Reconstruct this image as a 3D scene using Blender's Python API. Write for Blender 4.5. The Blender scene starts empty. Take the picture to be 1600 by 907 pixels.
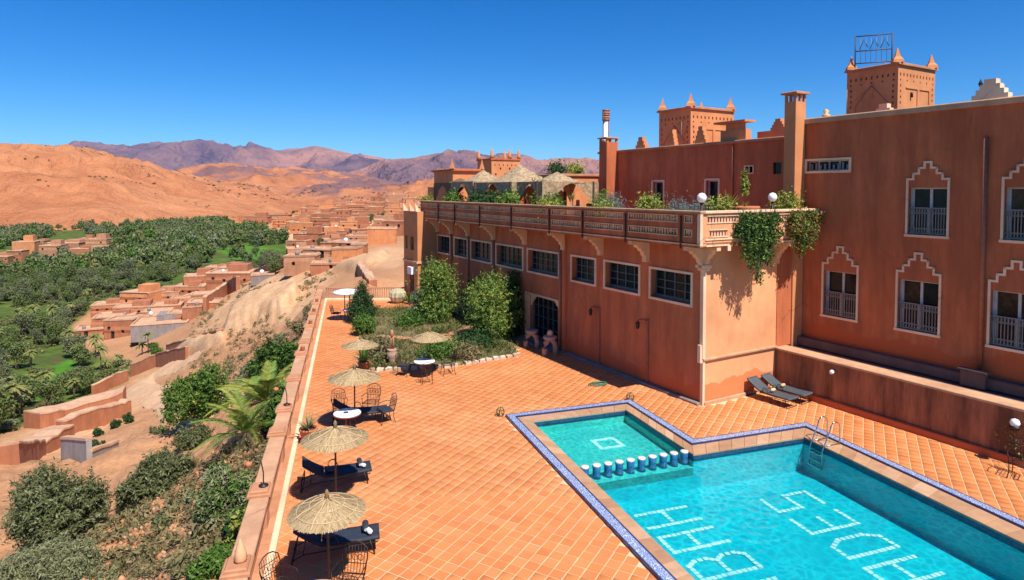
import bpy, math, random
import numpy as np
from mathutils import Matrix, Vector
from mathutils.geometry import tessellate_polygon
rnd = random.Random(7)
S = bpy.context.scene
COL = S.collection
R = math.radians

# ---------------------------------------------------------------- camera, sky, sun, exposure
EYE = 8.5                                   # the photographer stands on a roof 8.5 m above the pool terrace
PITCH = R(2.3)
cam_d = bpy.data.cameras.new('camera'); cam = bpy.data.objects.new('camera', cam_d); COL.objects.link(cam)
cam.location = (0, 0, EYE); cam.rotation_euler = (R(90) - PITCH, 0, 0)
cam_d.sensor_width = 36; cam_d.lens = 36 * 990 / 1600; cam_d.shift_y = -116.7 / 1600
cam_d.clip_start = .1; cam_d.clip_end = 60000
S.camera = cam
SUNV = Vector((.372, -.535, 1)).normalized()
EL = math.asin(SUNV.z); AZ = math.atan2(SUNV.x, SUNV.y)
W = bpy.data.worlds.new('World'); S.world = W; W.use_nodes = True
wn, wl = W.node_tree.nodes, W.node_tree.links
sky = wn.new('ShaderNodeTexSky'); sky.sky_type = 'NISHITA'; sky.sun_disc = False
sky.sun_elevation = EL; sky.sun_rotation = AZ; sky.altitude = 1500
sky.air_density = 1.0; sky.dust_density = .35; sky.ozone_density = 4.0
hs = wn.new('ShaderNodeHueSaturation'); hs.inputs['Saturation'].default_value = 1.42
hs.inputs['Hue'].default_value = .5
tint = wn.new('ShaderNodeMix'); tint.data_type = 'RGBA'; tint.blend_type = 'MULTIPLY'; tint.inputs[0].default_value = 1
tint.inputs[7].default_value = (.62, 1.0, 1.22, 1)
wl.new(sky.outputs[0], hs.inputs['Color']); wl.new(hs.outputs[0], tint.inputs[6]); wl.new(tint.outputs[2], wn['Background'].inputs[0])
wn['Background'].inputs[1].default_value = .08
sd = bpy.data.lights.new('sun', 'SUN'); sd.energy = 5.0; sd.angle = R(.5); sd.color = (1, .955, .87)
sun = bpy.data.objects.new('sun', sd); COL.objects.link(sun)
sun.rotation_euler = SUNV.to_track_quat('Z', 'Y').to_euler()
S.view_settings.view_transform = 'Standard'; S.view_settings.look = 'None'
S.view_settings.exposure = .55; S.view_settings.gamma = 1
S.render.engine = 'CYCLES'
S.cycles.max_bounces = 6; S.cycles.transparent_max_bounces = 12

# ---------------------------------------------------------------- mesh helpers
class MB:
    def __init__(s): s.v = []; s.f = []; s.m = []; s.sm = []
    def add(s, vs, fs, mi=0, sm=False, M=None):
        o = len(s.v)
        if M is not None: vs = [tuple(M @ Vector(p)) for p in vs]
        s.v.extend([tuple(p) for p in vs])
        for f in fs:
            s.f.append([i + o for i in f]); s.m.append(mi); s.sm.append(sm)
        return s
    def box(s, x0, y0, z0, x1, y1, z1, mi=0, M=None):
        vs = [(x0,y0,z0),(x1,y0,z0),(x1,y1,z0),(x0,y1,z0),(x0,y0,z1),(x1,y0,z1),(x1,y1,z1),(x0,y1,z1)]
        return s.add(vs, [(0,3,2,1),(4,5,6,7),(0,1,5,4),(1,2,6,5),(2,3,7,6),(3,0,4,7)], mi, False, M)
    def bbox(s, x0, y0, z0, x1, y1, z1, b=.02, mi=0, M=None):      # box with a chamfered top edge
        vs = [(x0,y0,z0),(x1,y0,z0),(x1,y1,z0),(x0,y1,z0),(x0,y0,z1-b),(x1,y0,z1-b),(x1,y1,z1-b),(x0,y1,z1-b),
              (x0+b,y0+b,z1),(x1-b,y0+b,z1),(x1-b,y1-b,z1),(x0+b,y1-b,z1)]
        fs = [(0,3,2,1),(8,9,10,11)] + [(i,(i+1)%4,(i+1)%4+4,i+4) for i in range(4)] + [(i+4,(i+1)%4+4,(i+1)%4+8,i+8) for i in range(4)]
        return s.add(vs, fs, mi, False, M)
    def poly(s, pts, z0, z1, mi=0, M=None):                         # extruded polygon in x,y
        n = len(pts)
        vs = [(p[0],p[1],z0) for p in pts] + [(p[0],p[1],z1) for p in pts]
        return s.add(vs, [list(range(n))[::-1], list(range(n,2*n))] + [(i,(i+1)%n,(i+1)%n+n,i+n) for i in range(n)], mi, False, M)
    def tube(s, pts, r, n=6, mi=0, M=None, closed=False, sm=True):
        pts = [Vector(p) for p in pts]; k = len(pts); vs = []; fs = []
        for i, p in enumerate(pts):
            a = pts[(i-1) % k] if (closed or i) else p
            b = pts[(i+1) % k] if (closed or i < k-1) else p
            t = (b - a).normalized() if (b-a).length > 1e-9 else Vector((0,0,1))
            ref = Vector((0,0,1)) if abs(t.z) < .9 else Vector((1,0,0))
            u = t.cross(ref).normalized(); w = t.cross(u)
            rr = r[i] if isinstance(r, (list,tuple)) else r
            for j in range(n):
                q = 2*math.pi*j/n; vs.append(p + rr*(math.cos(q)*u + math.sin(q)*w))
        for i in range(k if closed else k-1):
            i2 = (i+1) % k
            for j in range(n):
                fs.append((i*n+j, i*n+(j+1)%n, i2*n+(j+1)%n, i2*n+j))
        if not closed: fs += [list(range(n))[::-1], [(k-1)*n+j for j in range(n)]]
        return s.add(vs, fs, mi, sm, M)
    def lathe(s, prof, n=16, c=(0,0,0), mi=0, M=None, sm=True):
        vs = []; fs = []
        for (r, z) in prof:
            for j in range(n):
                q = 2*math.pi*j/n; vs.append((c[0]+r*math.cos(q), c[1]+r*math.sin(q), c[2]+z))
        for i in range(len(prof)-1):
            for j in range(n): fs.append((i*n+j, i*n+(j+1)%n, (i+1)*n+(j+1)%n, (i+1)*n+j))
        if prof[0][0] > 1e-4: fs.append(list(range(n))[::-1])
        if prof[-1][0] > 1e-4: fs.append([(len(prof)-1)*n+j for j in range(n)])
        return s.add(vs, fs, mi, sm, M)
    def wall(s, ax, c, u0, u1, z0, z1, holes, depth, mi=0, ri=None):
        """wall sheet at x=c (ax 'x') or y=c (ax 'y') facing the negative side, with recessed rectangular openings (u0,z0,u1,z1)"""
        us = sorted({u0,u1,*[h[0] for h in holes],*[h[2] for h in holes]}); us = [u for u in us if u0 <= u <= u1]
        zs = sorted({z0,z1,*[h[1] for h in holes],*[h[3] for h in holes]}); zs = [z for z in zs if z0 <= z <= z1]
        P = (lambda u,z,d=0: (c+d,u,z)) if ax == 'x' else (lambda u,z,d=0: (u,c+d,z))
        for i in range(len(us)-1):
            for j in range(len(zs)-1):
                um, zm = (us[i]+us[i+1])/2, (zs[j]+zs[j+1])/2
                if any(h[0]<um<h[2] and h[1]<zm<h[3] for h in holes): continue
                q = [P(us[i],zs[j]),P(us[i+1],zs[j]),P(us[i+1],zs[j+1]),P(us[i],zs[j+1])]
                if ax == 'x': q = q[::-1]
                s.add(q, [(0,1,2,3)], mi)
        for h in holes:
            a = [(h[0],h[1]),(h[2],h[1]),(h[2],h[3]),(h[0],h[3])]
            for k in range(4):
                p, q2 = a[k], a[(k+1)%4]
                q = [P(*p),P(*q2),P(*q2,depth),P(*p,depth)]
                if ax == 'y': q = q[::-1]
                s.add(q, [(0,1,2,3)], mi if ri is None else ri)
        return s
    def mesh(s, name, mats):
        me = bpy.data.meshes.new(name); me.from_pydata(s.v, [], s.f)
        for m in (mats if isinstance(mats, (list,tuple)) else [mats]): me.materials.append(m)
        me.polygons.foreach_set('material_index', s.m); me.polygons.foreach_set('use_smooth', s.sm); me.update()
        return me
    def build(s, name, mats, parent=None, loc=None, rz=0):
        return link(name, s.mesh(name, mats), parent, loc, rz)

def link(name, me, parent=None, loc=None, rz=0):
    o = bpy.data.objects.new(name, me); COL.objects.link(o)
    if parent is not None: o.parent = parent
    if loc is not None: o.location = loc
    if rz: o.rotation_euler = (0,0,rz)
    return o
def tag(o, label=None, cat=None, group=None, kind=None):
    if label: o['label'] = label
    if cat: o['category'] = cat
    if group: o['group'] = group
    if kind: o['kind'] = kind
    return o
def thing(name, label, cat, loc=(0,0,0), rz=0, group=None):
    o = bpy.data.objects.new(name, None); COL.objects.link(o); o.location = loc; o.rotation_euler = (0,0,rz)
    o.empty_display_size = .2
    return tag(o, label, cat, group)
def dup(src, loc, rz=0, label=None, group=None, scale=None):
    def cp(o, par):
        c = o.copy(); COL.objects.link(c)
        if par is not None: c.parent = par
        for ch in o.children: cp(ch, c)
        return c
    c = cp(src, None); c.location = loc; c.rotation_euler = (0,0,rz)
    if scale: c.scale = (scale,)*3
    if label: c['label'] = label
    if group: c['group'] = group
    return c
def np_mesh(name, V, F, mat, smooth=False):        # V (n,3), F (m,k) arrays
    me = bpy.data.meshes.new(name); k = F.shape[1]
    me.vertices.add(len(V)); me.vertices.foreach_set('co', V.astype(np.float32).ravel())
    me.loops.add(F.size); me.loops.foreach_set('vertex_index', F.astype(np.int32).ravel())
    me.polygons.add(len(F)); me.polygons.foreach_set('loop_start', np.arange(0,F.size,k,dtype=np.int32))
    me.polygons.foreach_set('loop_total', np.full(len(F),k,dtype=np.int32))
    if smooth: me.polygons.foreach_set('use_smooth', np.ones(len(F),dtype=bool))
    for m in (mat if isinstance(mat,(list,tuple)) else [mat]): me.materials.append(m)
    me.update(calc_edges=True); me.validate()
    return me

# numpy noise
_rs = np.random.RandomState(11); _tab = _rs.rand(256,256)
def vnoise(x, y):
    xi = np.floor(x).astype(int); yi = np.floor(y).astype(int); fx = x-xi; fy = y-yi
    fx = fx*fx*fx*(fx*(fx*6-15)+10); fy = fy*fy*fy*(fy*(fy*6-15)+10)
    g = lambda a,b: _tab[a & 255, b & 255]
    return (g(xi,yi)*(1-fx)+g(xi+1,yi)*fx)*(1-fy) + (g(xi,yi+1)*(1-fx)+g(xi+1,yi+1)*fx)*fy
def fbm(x, y, o=5, ridged=False):
    x = np.asarray(x,float); y = np.asarray(y,float); r = 0; a = .5
    for i in range(o):
        n = vnoise(x+17.3*i, y+9.1*i); r = r + a*((1-np.abs(2*n-1)) if ridged else n); x = x*2.03; y = y*2.03; a *= .5
    return r/(1-.5**o) - (0 if ridged else .5)
def inpoly(px, py, poly):
    px = np.asarray(px,float); py = np.asarray(py,float); r = np.zeros(px.shape,bool); n = len(poly)
    for i in range(n):
        x0,y0 = poly[i]; x1,y1 = poly[(i+1)%n]
        if y0 == y1: continue
        r ^= ((y0 > py) != (y1 > py)) & (px < (x1-x0)*(py-y0)/(y1-y0)+x0)
    return r
# sight lines: where the survey points taken from the photograph stand in the world (used to lay out the land)
def sight(px, py):
    xc = (px-800)/990; yc = -(py-336.8)/990
    return np.array((xc, math.cos(PITCH)+math.sin(PITCH)*yc, math.cos(PITCH)*yc-math.sin(PITCH)))
def at(px, py, Y):
    d = sight(px,py); t = Y/d[1]; return (d[0]*t, Y, EYE+d[2]*t)
def proj(X, Y, Z):
    z = Z-EYE; f = Y*math.cos(PITCH)-z*math.sin(PITCH); u = Y*math.sin(PITCH)+z*math.cos(PITCH)
    return 800+990*X/f, 336.8-990*u/f

# ---------------------------------------------------------------- materials
def newmat(name):
    m = bpy.data.materials.new(name); m.use_nodes = True; nt = m.node_tree
    return m, nt, nt.nodes['Principled BSDF']
def N(nt, t, **k):
    n = nt.nodes.new(t)
    for a, b in k.items():
        if a in n.inputs: n.inputs[a].default_value = b
        else: setattr(n, a, b)
    return n
def c4(c): return (*c, 1)
def noise(nt, scale, detail=5, rough=.6, vec=None, stretch=None, obj=False):
    if vec is None:
        if obj: vec = N(nt,'ShaderNodeTexCoord').outputs['Object']
        else: vec = N(nt,'ShaderNodeNewGeometry').outputs['Position']
    if stretch:
        mp = N(nt,'ShaderNodeMapping'); mp.inputs['Scale'].default_value = stretch; nt.links.new(vec, mp.inputs[0]); vec = mp.outputs[0]
    n = N(nt,'ShaderNodeTexNoise'); n.inputs['Scale'].default_value = scale; n.inputs['Detail'].default_value = detail; n.inputs['Roughness'].default_value = rough
    nt.links.new(vec, n.inputs['Vector']); return n.outputs['Fac']
def ramp(nt, fac, stops, interp='LINEAR'):
    r = N(nt,'ShaderNodeValToRGB'); r.color_ramp.interpolation = interp
    e = r.color_ramp.elements
    while len(e) < len(stops): e.new(.5)
    for i,(p,c) in enumerate(stops): e[i].position = p; e[i].color = c4(c) if len(c)==3 else c
    nt.links.new(fac, r.inputs[0]); return r.outputs[0]
def mixc(nt, fac, a, b, mode='MIX'):
    m = N(nt,'ShaderNodeMix'); m.data_type = 'RGBA'; m.blend_type = mode
    for sock, v in ((m.inputs[0],fac),(m.inputs[6],a),(m.inputs[7],b)):
        if isinstance(v,(int,float)): sock.default_value = v
        elif isinstance(v,tuple): sock.default_value = c4(v)
        else: nt.links.new(v, sock)
    return m.outputs[2]
def bump(nt, b, h, strength=.3, dist=.02):
    n = N(nt,'ShaderNodeBump'); n.inputs['Strength'].default_value = strength; n.inputs['Distance'].default_value = dist
    nt.links.new(h, n.inputs['Height']); nt.links.new(n.outputs[0], b.inputs['Normal'])
def simple(name, col, rough=.6, metal=0, var=.25, scale=8, bmp=0, obj=True):
    m, nt, b = newmat(name); b.inputs['Roughness'].default_value = rough; b.inputs['Metallic'].default_value = metal
    f = noise(nt, scale, 4, .6, obj=obj)
    lo = tuple(c*(1-var) for c in col); hi = tuple(min(1,c*(1+var)) for c in col)
    nt.links.new(ramp(nt, f, [(.3,lo),(.7,hi)]), b.inputs['Base Color'])
    if bmp: bump(nt, b, noise(nt, scale*6, 4, .7, obj=obj), bmp, .01)
    return m
def plaster(name, c, stain=.5, dark=(.5,.45,.45), bmp=.25):
    """hand-trowelled earth render: broad tone patches, rain streaks, fine grain"""
    m, nt, b = newmat(name); b.inputs['Roughness'].default_value = .92
    f1 = noise(nt, .55, 6, .62); f2 = noise(nt, 1.5, 5, .7, stretch=(1,1,.16)); f3 = noise(nt, 14, 4, .7)
    a = tuple(x*y for x,y in zip(c,(.70,.62,.58))); h = tuple(min(1,x*1.16) for x in c)
    col = ramp(nt, f1, [(.32,a),(.68,h)])
    st = ramp(nt, f2, [(.36,(1,1,1)),(.62,(0,0,0))])
    col = mixc(nt, .3, col, mixc(nt, f3, tuple(x*.8 for x in c), h), 'MIX')
    f5 = noise(nt, 2.3, 6, .7); col = mixc(nt, .55*stain, col, mixc(nt, f5, tuple(x*.5 for x in c), tuple(min(1,x*1.2) for x in c)), 'MIX')
    dk = tuple(x*d for x,d in zip(c,dark))
    mu = N(nt,'ShaderNodeMath'); mu.operation = 'MULTIPLY'; mu.inputs[1].default_value = stain; nt.links.new(st, mu.inputs[0])
    mu.use_clamp = True
    inv = N(nt,'ShaderNodeMath'); inv.operation = 'SUBTRACT'; inv.inputs[0].default_value = stain; nt.links.new(mu.outputs[0], inv.inputs[1]); inv.use_clamp = True
    col = mixc(nt, inv.outputs[0], col, dk)
    # hairline cracks, in patches
    g = N(nt,'ShaderNodeNewGeometry'); dn = N(nt,'ShaderNodeTexNoise'); dn.inputs['Scale'].default_value = 1.8; dn.inputs['Detail'].default_value = 4; nt.links.new(g.outputs['Position'],dn.inputs['Vector'])
    ds = N(nt,'ShaderNodeVectorMath'); ds.operation = 'MULTIPLY_ADD'; ds.inputs[1].default_value = (.55,.55,.55); nt.links.new(dn.outputs['Color'],ds.inputs[0]); nt.links.new(g.outputs['Position'],ds.inputs[2])
    cv = N(nt,'ShaderNodeTexVoronoi'); cv.feature = 'DISTANCE_TO_EDGE'; cv.inputs['Scale'].default_value = .42; nt.links.new(ds.outputs[0],cv.inputs['Vector'])
    ck = ramp(nt, cv.outputs['Distance'], [(.004,(1,1,1)),(.013,(0,0,0))]); cm = ramp(nt, noise(nt,.4,3,.5), [(.56,(0,0,0)),(.66,(.7,.7,.7))])
    mk = N(nt,'ShaderNodeMath'); mk.operation = 'MULTIPLY'; nt.links.new(ck,mk.inputs[0]); nt.links.new(cm,mk.inputs[1])
    col = mixc(nt, mk.outputs[0], col, tuple(x*.35 for x in c))
    nt.links.new(col, b.inputs['Base Color'])
    ad = N(nt,'ShaderNodeMath'); ad.operation = 'ADD'; nt.links.new(noise(nt, 3, 5, .6), ad.inputs[0]); nt.links.new(f3, ad.inputs[1])
    bump(nt, b, ad.outputs[0], bmp, .03)
    return m
def island_mat(name, cols, rough=.8, nscale=None, namt=.3, objrnd=False, bmp=0, trans=0, spec=.3):
    """alike pieces (tiles, leaves, straws) each with a tone of their own"""
    m, nt, b = newmat(name); b.inputs['Roughness'].default_value = rough; b.inputs['Specular IOR Level'].default_value = spec
    g = N(nt,'ShaderNodeNewGeometry'); src = g.outputs['Random Per Island']
    if objrnd:
        oi = N(nt,'ShaderNodeObjectInfo'); ad = N(nt,'ShaderNodeMath'); ad.operation = 'ADD'
        nt.links.new(src, ad.inputs[0]); nt.links.new(oi.outputs['Random'], ad.inputs[1])
        fr = N(nt,'ShaderNodeMath'); fr.operation = 'FRACT'; nt.links.new(ad.outputs[0], fr.inputs[0]); src = fr.outputs[0]
    k = len(cols); col = ramp(nt, src, [(i/(k-1), c) for i,c in enumerate(cols)])
    if nscale:
        f = noise(nt, nscale, 4, .65)
        lo = (1-namt,)*3; hi = (1+namt,)*3
        r2 = ramp(nt, f, [(.3,lo),(.7,(1,1,1))]); col = mixc(nt, 1.0, col, r2, 'MULTIPLY')
    nt.links.new(col, b.inputs['Base Color'])
    if bmp: bump(nt, b, noise(nt, 30, 4, .7), bmp, .01)
    if trans:
        t = N(nt,'ShaderNodeBsdfTranslucent'); mx = N(nt,'ShaderNodeMixShader'); mx.inputs[0].default_value = trans
        nt.links.new(col, t.inputs[0]); nt.links.new(b.outputs[0], mx.inputs[1]); nt.links.new(t.outputs[0], mx.inputs[2])
        nt.links.new(mx.outputs[0], nt.nodes['Material Output'].inputs[0])
    return m
M = {}
M['wall'] = plaster('terracotta_render', (.61,.168,.060), .66)
M['wall2'] = plaster('brown_terracotta_render', (.58,.155,.056), .72)
M['lit_end'] = plaster('lit_end_render', (.80,.37,.17), .22)  # paler copy of the wall render, sunlight on the balcony end painted in
_nt = M['lit_end'].node_tree; _b = _nt.nodes['Principled BSDF']; _old = _b.inputs['Base Color'].links[0].from_socket      # a damp band of stronger colour with a wavy top edge at the foot
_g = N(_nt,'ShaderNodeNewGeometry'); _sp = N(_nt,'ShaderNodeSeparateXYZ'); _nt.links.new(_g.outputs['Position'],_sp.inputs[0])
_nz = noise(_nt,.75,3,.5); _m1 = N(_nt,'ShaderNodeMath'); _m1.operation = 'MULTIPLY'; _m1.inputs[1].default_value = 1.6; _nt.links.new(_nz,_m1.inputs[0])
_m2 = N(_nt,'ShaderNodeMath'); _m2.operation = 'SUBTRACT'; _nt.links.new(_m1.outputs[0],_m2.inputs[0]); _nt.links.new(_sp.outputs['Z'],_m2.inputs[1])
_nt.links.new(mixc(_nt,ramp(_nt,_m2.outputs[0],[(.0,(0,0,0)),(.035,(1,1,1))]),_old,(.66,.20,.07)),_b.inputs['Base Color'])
def damp(mat, z0, amp, col, soft=.12, sc=.6):
    # damp rising from the foot of a wall: an uneven tide line at height z0, darker below
    nt = M[mat].node_tree; b = nt.nodes['Principled BSDF']; old = b.inputs['Base Color'].links[0].from_socket
    g = N(nt,'ShaderNodeNewGeometry'); sp = N(nt,'ShaderNodeSeparateXYZ'); nt.links.new(g.outputs['Position'],sp.inputs[0])
    nz = noise(nt,sc,4,.6); m1 = N(nt,'ShaderNodeMath'); m1.operation = 'MULTIPLY_ADD'; m1.inputs[1].default_value = amp; m1.inputs[2].default_value = z0-amp*.5; nt.links.new(nz,m1.inputs[0])
    m2 = N(nt,'ShaderNodeMath'); m2.operation = 'SUBTRACT'; nt.links.new(m1.outputs[0],m2.inputs[0]); nt.links.new(sp.outputs['Z'],m2.inputs[1])
    nt.links.new(mixc(nt,ramp(nt,m2.outputs[0],[(.0,(0,0,0)),(soft,(.8,.8,.8))]),old,col),b.inputs['Base Color'])
damp('wall2',2.75,1.5,(.46,.085,.022)); damp('wall',.75,1.6,(.50,.10,.027))
M['retain'] = plaster('stained_render', (.45,.165,.075), 1.0, (.32,.30,.30))
M['earth'] = plaster('orange_earth_render', (.68,.27,.105), .3)
M['trim'] = plaster('pale_trim_plaster', (.92,.57,.37), .14, bmp=.12)
M['buff'] = plaster('buff_plaster', (.86,.48,.25), .2, bmp=.15)
M['coping'] = plaster('sandstone_coping', (.60,.34,.19), .5, bmp=.2)
M['bal'] = plaster('balustrade_render', (.55,.255,.13), .45, bmp=.2)
M['balcap'] = plaster('balustrade_cap', (.60,.33,.185), .5, bmp=.2)
M['kerb'] = plaster('grey_kerb_cement', (.30,.235,.21), .6, bmp=.3)
M['channel'] = plaster('brown_channel_cement', (.17,.10,.085), .6, bmp=.3)
M['glass'] = simple('dark_glass', (.012,.013,.014), .08, 0, .4, 3); M['glass'].node_tree.nodes['Principled BSDF'].inputs['Specular IOR Level'].default_value = .16
M['glasswarm'] = simple('glass_over_brown_curtain', (.055,.026,.013), .1, 0, .6, 5); M['glasswarm'].node_tree.nodes['Principled BSDF'].inputs['Specular IOR Level'].default_value = .16
M['frame'] = simple('grey_green_steel', (.10,.115,.115), .45, .2, .2, 10)
M['whiteframe'] = simple('grey_white_frame', (.46,.43,.40), .5, 0, .15, 8)
M['iron'] = simple('grey_painted_iron', (.19,.175,.17), .5, .3, .2, 12)
M['blackiron'] = simple('rusty_black_iron', (.030,.020,.016), .5, .4, .4, 20)
M['brownpipe'] = simple('brown_painted_pipe', (.30,.095,.05), .5, 0, .2, 6)
M['pole'] = simple('brown_pole_wood', (.07,.038,.024), .6, 0, .3, 12)
M['navy'] = simple('navy_sling_fabric', (.018,.026,.042), .75, 0, .3, 14, .3)
M['greysling'] = simple('slate_sling_fabric', (.055,.068,.082), .65, 0, .2, 10, .2)
M['white'] = simple('white_enamel', (.80,.80,.80), .35, 0, .06, 4)
M['globe'] = simple('opal_glass', (.82,.82,.80), .25, 0, .05, 3)
M['towel'] = simple('white_towel', (.72,.70,.68), .95, 0, .15, 30, .4)
M['terra'] = simple('terracotta_pot', (.45,.15,.06), .8, 0, .2, 8, .2)
M['stone'] = simple('carved_pink_stone', (.40,.24,.17), .9, 0, .25, 9, .5)
M['soil'] = simple('dark_soil', (.10,.055,.032), .95, 0, .4, 10, .5)
M['steel'] = simple('stainless_steel', (.55,.55,.55), .22, 1, .1, 5)
M['trunk'] = simple('bark', (.14,.09,.055), .9, 0, .35, 8, .6)
M['tile'] = island_mat('terrace_terracotta_tile', [(.58,.20,.064),(.63,.225,.074),(.60,.205,.064),(.67,.25,.092),(.56,.18,.056),(.63,.222,.07)], .6, .8, .17, True, .08)
_nt = M['tile'].node_tree; _b = _nt.nodes['Principled BSDF']; _o = _b.inputs['Base Color'].links[0].from_socket        # sun-bleached, foot-worn patches
_nt.links.new(mixc(_nt,ramp(_nt,noise(_nt,.16,6,.68),[(.50,(0,0,0)),(.66,(.55,.55,.55))]),_o,(.72,.33,.145)),_b.inputs['Base Color'])
M['grout'] = simple('pale_grout', (.66,.42,.25), .9, 0, .2, 3, 0, False)
M['thatch'] = island_mat('palm_straw_thatch', [(.31,.205,.10),(.43,.30,.16),(.25,.16,.075),(.49,.36,.20),(.37,.255,.13)], .9)
M['thatchbase'] = simple('dark_straw', (.24,.15,.065), .95, 0, .3, 20, .4)
M['rope'] = simple('pale_straw_rope', (.64,.45,.24), .9, 0, .2, 20)
M['canvas'] = simple('woven_canvas', (.42,.29,.165), .95, 0, .45, 30, .6)
_nt = M['canvas'].node_tree; _b = _nt.nodes['Principled BSDF']; _o = _b.inputs['Base Color'].links[0].from_socket
_w = N(_nt,'ShaderNodeTexVoronoi'); _w.inputs['Scale'].default_value = 5.5; _tc = N(_nt,'ShaderNodeTexCoord'); _nt.links.new(_tc.outputs['Object'],_w.inputs['Vector'])
_nt.links.new(mixc(_nt,ramp(_nt,_w.outputs['Distance'],[(.3,(0,0,0)),(.65,(.55,.55,.55))]),_o,(.14,.095,.06)),_b.inputs['Base Color'])
M['canvasdark'] = simple('dark_canvas', (.14,.085,.05), .95, 0, .3, 20, .4)
def leafm(name, *cols, trans=.22): M[name] = island_mat(name, list(cols), .65, trans=trans, spec=.25)
leafm('leaf_olive', (.055,.070,.022),(.10,.12,.042),(.15,.165,.065),(.075,.09,.03),(.19,.19,.085))
leafm('leaf_sage', (.13,.145,.062),(.22,.225,.11),(.29,.28,.15),(.17,.18,.08),(.25,.26,.12),(.10,.115,.048))
leafm('leaf_bright', (.035,.085,.012),(.075,.155,.022),(.12,.205,.032),(.055,.12,.016),(.165,.245,.045))
leafm('leaf_deep', (.018,.045,.012),(.032,.075,.018),(.05,.105,.026),(.024,.06,.014))
leafm('leaf_yellow', (.17,.22,.03),(.27,.31,.045),(.36,.36,.075),(.13,.19,.03),(.30,.27,.06))
leafm('leaf_tree', (.07,.13,.02),(.13,.21,.035),(.19,.28,.05),(.10,.17,.026),(.24,.33,.07))
leafm('leaf_flower', (.05,.09,.02),(.09,.13,.03),(.07,.11,.025),(.45,.16,.05),(.06,.10,.02),(.38,.10,.05),(.11,.15,.04))
leafm('leaf_blue', (.10,.15,.14),(.16,.22,.20),(.07,.11,.10),(.20,.25,.23))
leafm('leaf_oasis', (.060,.10,.022),(.11,.15,.036),(.155,.195,.055),(.08,.12,.03),(.215,.225,.08), trans=.18)
leafm('leaf_oasis_grey', (.11,.13,.055),(.175,.195,.085),(.14,.16,.07),(.235,.24,.125), trans=.18)
leafm('leaf_palm', (.11,.13,.03),(.19,.20,.055),(.25,.24,.08),(.13,.15,.04),(.30,.26,.11), trans=.18)
leafm('leaf_dry', (.20,.15,.07),(.28,.21,.10),(.16,.14,.06),(.12,.13,.05),(.33,.24,.12))
leafm('grass', (.075,.105,.022),(.12,.15,.035),(.055,.085,.018),(.17,.165,.055),(.21,.16,.07), trans=.15)
# ---------------------------------------------------------------- frames of the place
WA = R(30); WC = Vector((7.5, 24.7, 0))            # hotel frame: local x away from the terrace, local y along the facade
PA = R(19)                                          # pool frame (about the world origin)
BA = R(14.4); BO = Vector((-5.34, 12.5, 0))         # balustrade frame: local y along the balustrade, x towards the terrace
TA = R(-29)                                         # tile frame
def fw(ang, o, x, y, z=0):
    c, s = math.cos(ang), math.sin(ang); return Vector((o[0]+x*c-y*s, o[1]+x*s+y*c, z))
def hotel(x, y, z=0): return fw(WA, WC, x, y, z)
def poolw(q, p, z=0): return fw(PA, (0,0), q, p, z)
def balw(x, y, z=0): return fw(BA, BO, x, y, z)

# ---------------------------------------------------------------- valley ground
CP = [  # survey points: (pixel x, pixel y, distance ahead in metres)
 (0,907,22),(100,890,21),(200,907,18),(350,907,14.5),(300,830,21),(0,800,33),(60,790,36),(0,730,55),(140,760,36),(200,720,43),
 (0,690,85),(100,722,62),(180,690,68),(60,660,100),(300,640,62),(330,700,37),(260,660,70),(225,610,112),(180,640,98),(400,600,49),
 (440,560,54),(430,640,30),(390,760,19.5),(470,520,52),(480,490,57),(290,590,105),(250,560,140),(300,545,125),(350,545,108),(430,485,120),(380,470,150),
 (430,550,80),(500,455,75),(560,440,84),(600,430,80),(640,440,72),(600,400,125),(540,415,140),(520,395,165),(440,420,205),(400,440,190),
 (330,455,245),(270,490,215),(200,525,190),(140,520,205),(150,600,140),(50,640,120),(130,560,165),(0,560,164),(0,620,132),
 (0,450,290),(120,440,300),(220,420,330),(300,430,270),(380,400,340),(0,360,700),(200,346,850),(330,340,1000),(100,380,520),(250,370,560),
 (420,330,1250),(500,322,1400),(0,345,1000),(430,360,520),(400,365,480),(470,340,700),(520,340,600),(600,318,700),(640,320,600),(560,352,400),(480,375,400),(460,395,330),
 (610,372,250),(640,380,190),(560,330,560),(620,345,400),(700,318,620),(800,312,700),(1000,310,700),(-300,600,130),(-300,450,300),(-300,360,700),(-200,800,40),(-300,700,80),
]
_cx = []; _cz = []
for px,py,Y in CP:
    p = at(px,py,Y); _cx.append((p[0]/p[1]*1.6, math.log(p[1]))); _cz.append(p[2])
for Y in (6,9,12,16,20,25,30,36,42,48):              # ground just outside the balustrade
    X = -5.34-.257*(Y-12.5)-.5; _cx.append((X/Y*1.6, math.log(Y))); _cz.append(-2.0-.02*Y)
for X,Y,z in ((0,55,-3),(15,60,-3),(30,60,-2),(20,120,-4),(60,150,-2),(10,200,-6),(100,400,-6),(-4,7,-2),(3,60,-3)):
    _cx.append((X/Y*1.6, math.log(Y))); _cz.append(z)
_cx = np.array(_cx); _cz = np.array(_cz)
_K = lambda d: np.where(d > 1e-9, d*d*np.log(d+1e-12), 0)
_D = np.linalg.norm(_cx[:,None]-_cx[None],axis=2); _n = len(_cx)
_A = np.zeros((_n+3,_n+3)); _A[:_n,:_n] = _K(_D)+np.eye(_n)*.002; _A[:_n,_n] = 1; _A[:_n,_n+1:] = _cx; _A[_n,:_n] = 1; _A[_n+1:,:_n] = _cx.T
_sol = np.linalg.solve(_A, np.r_[_cz,0,0,0])
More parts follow.
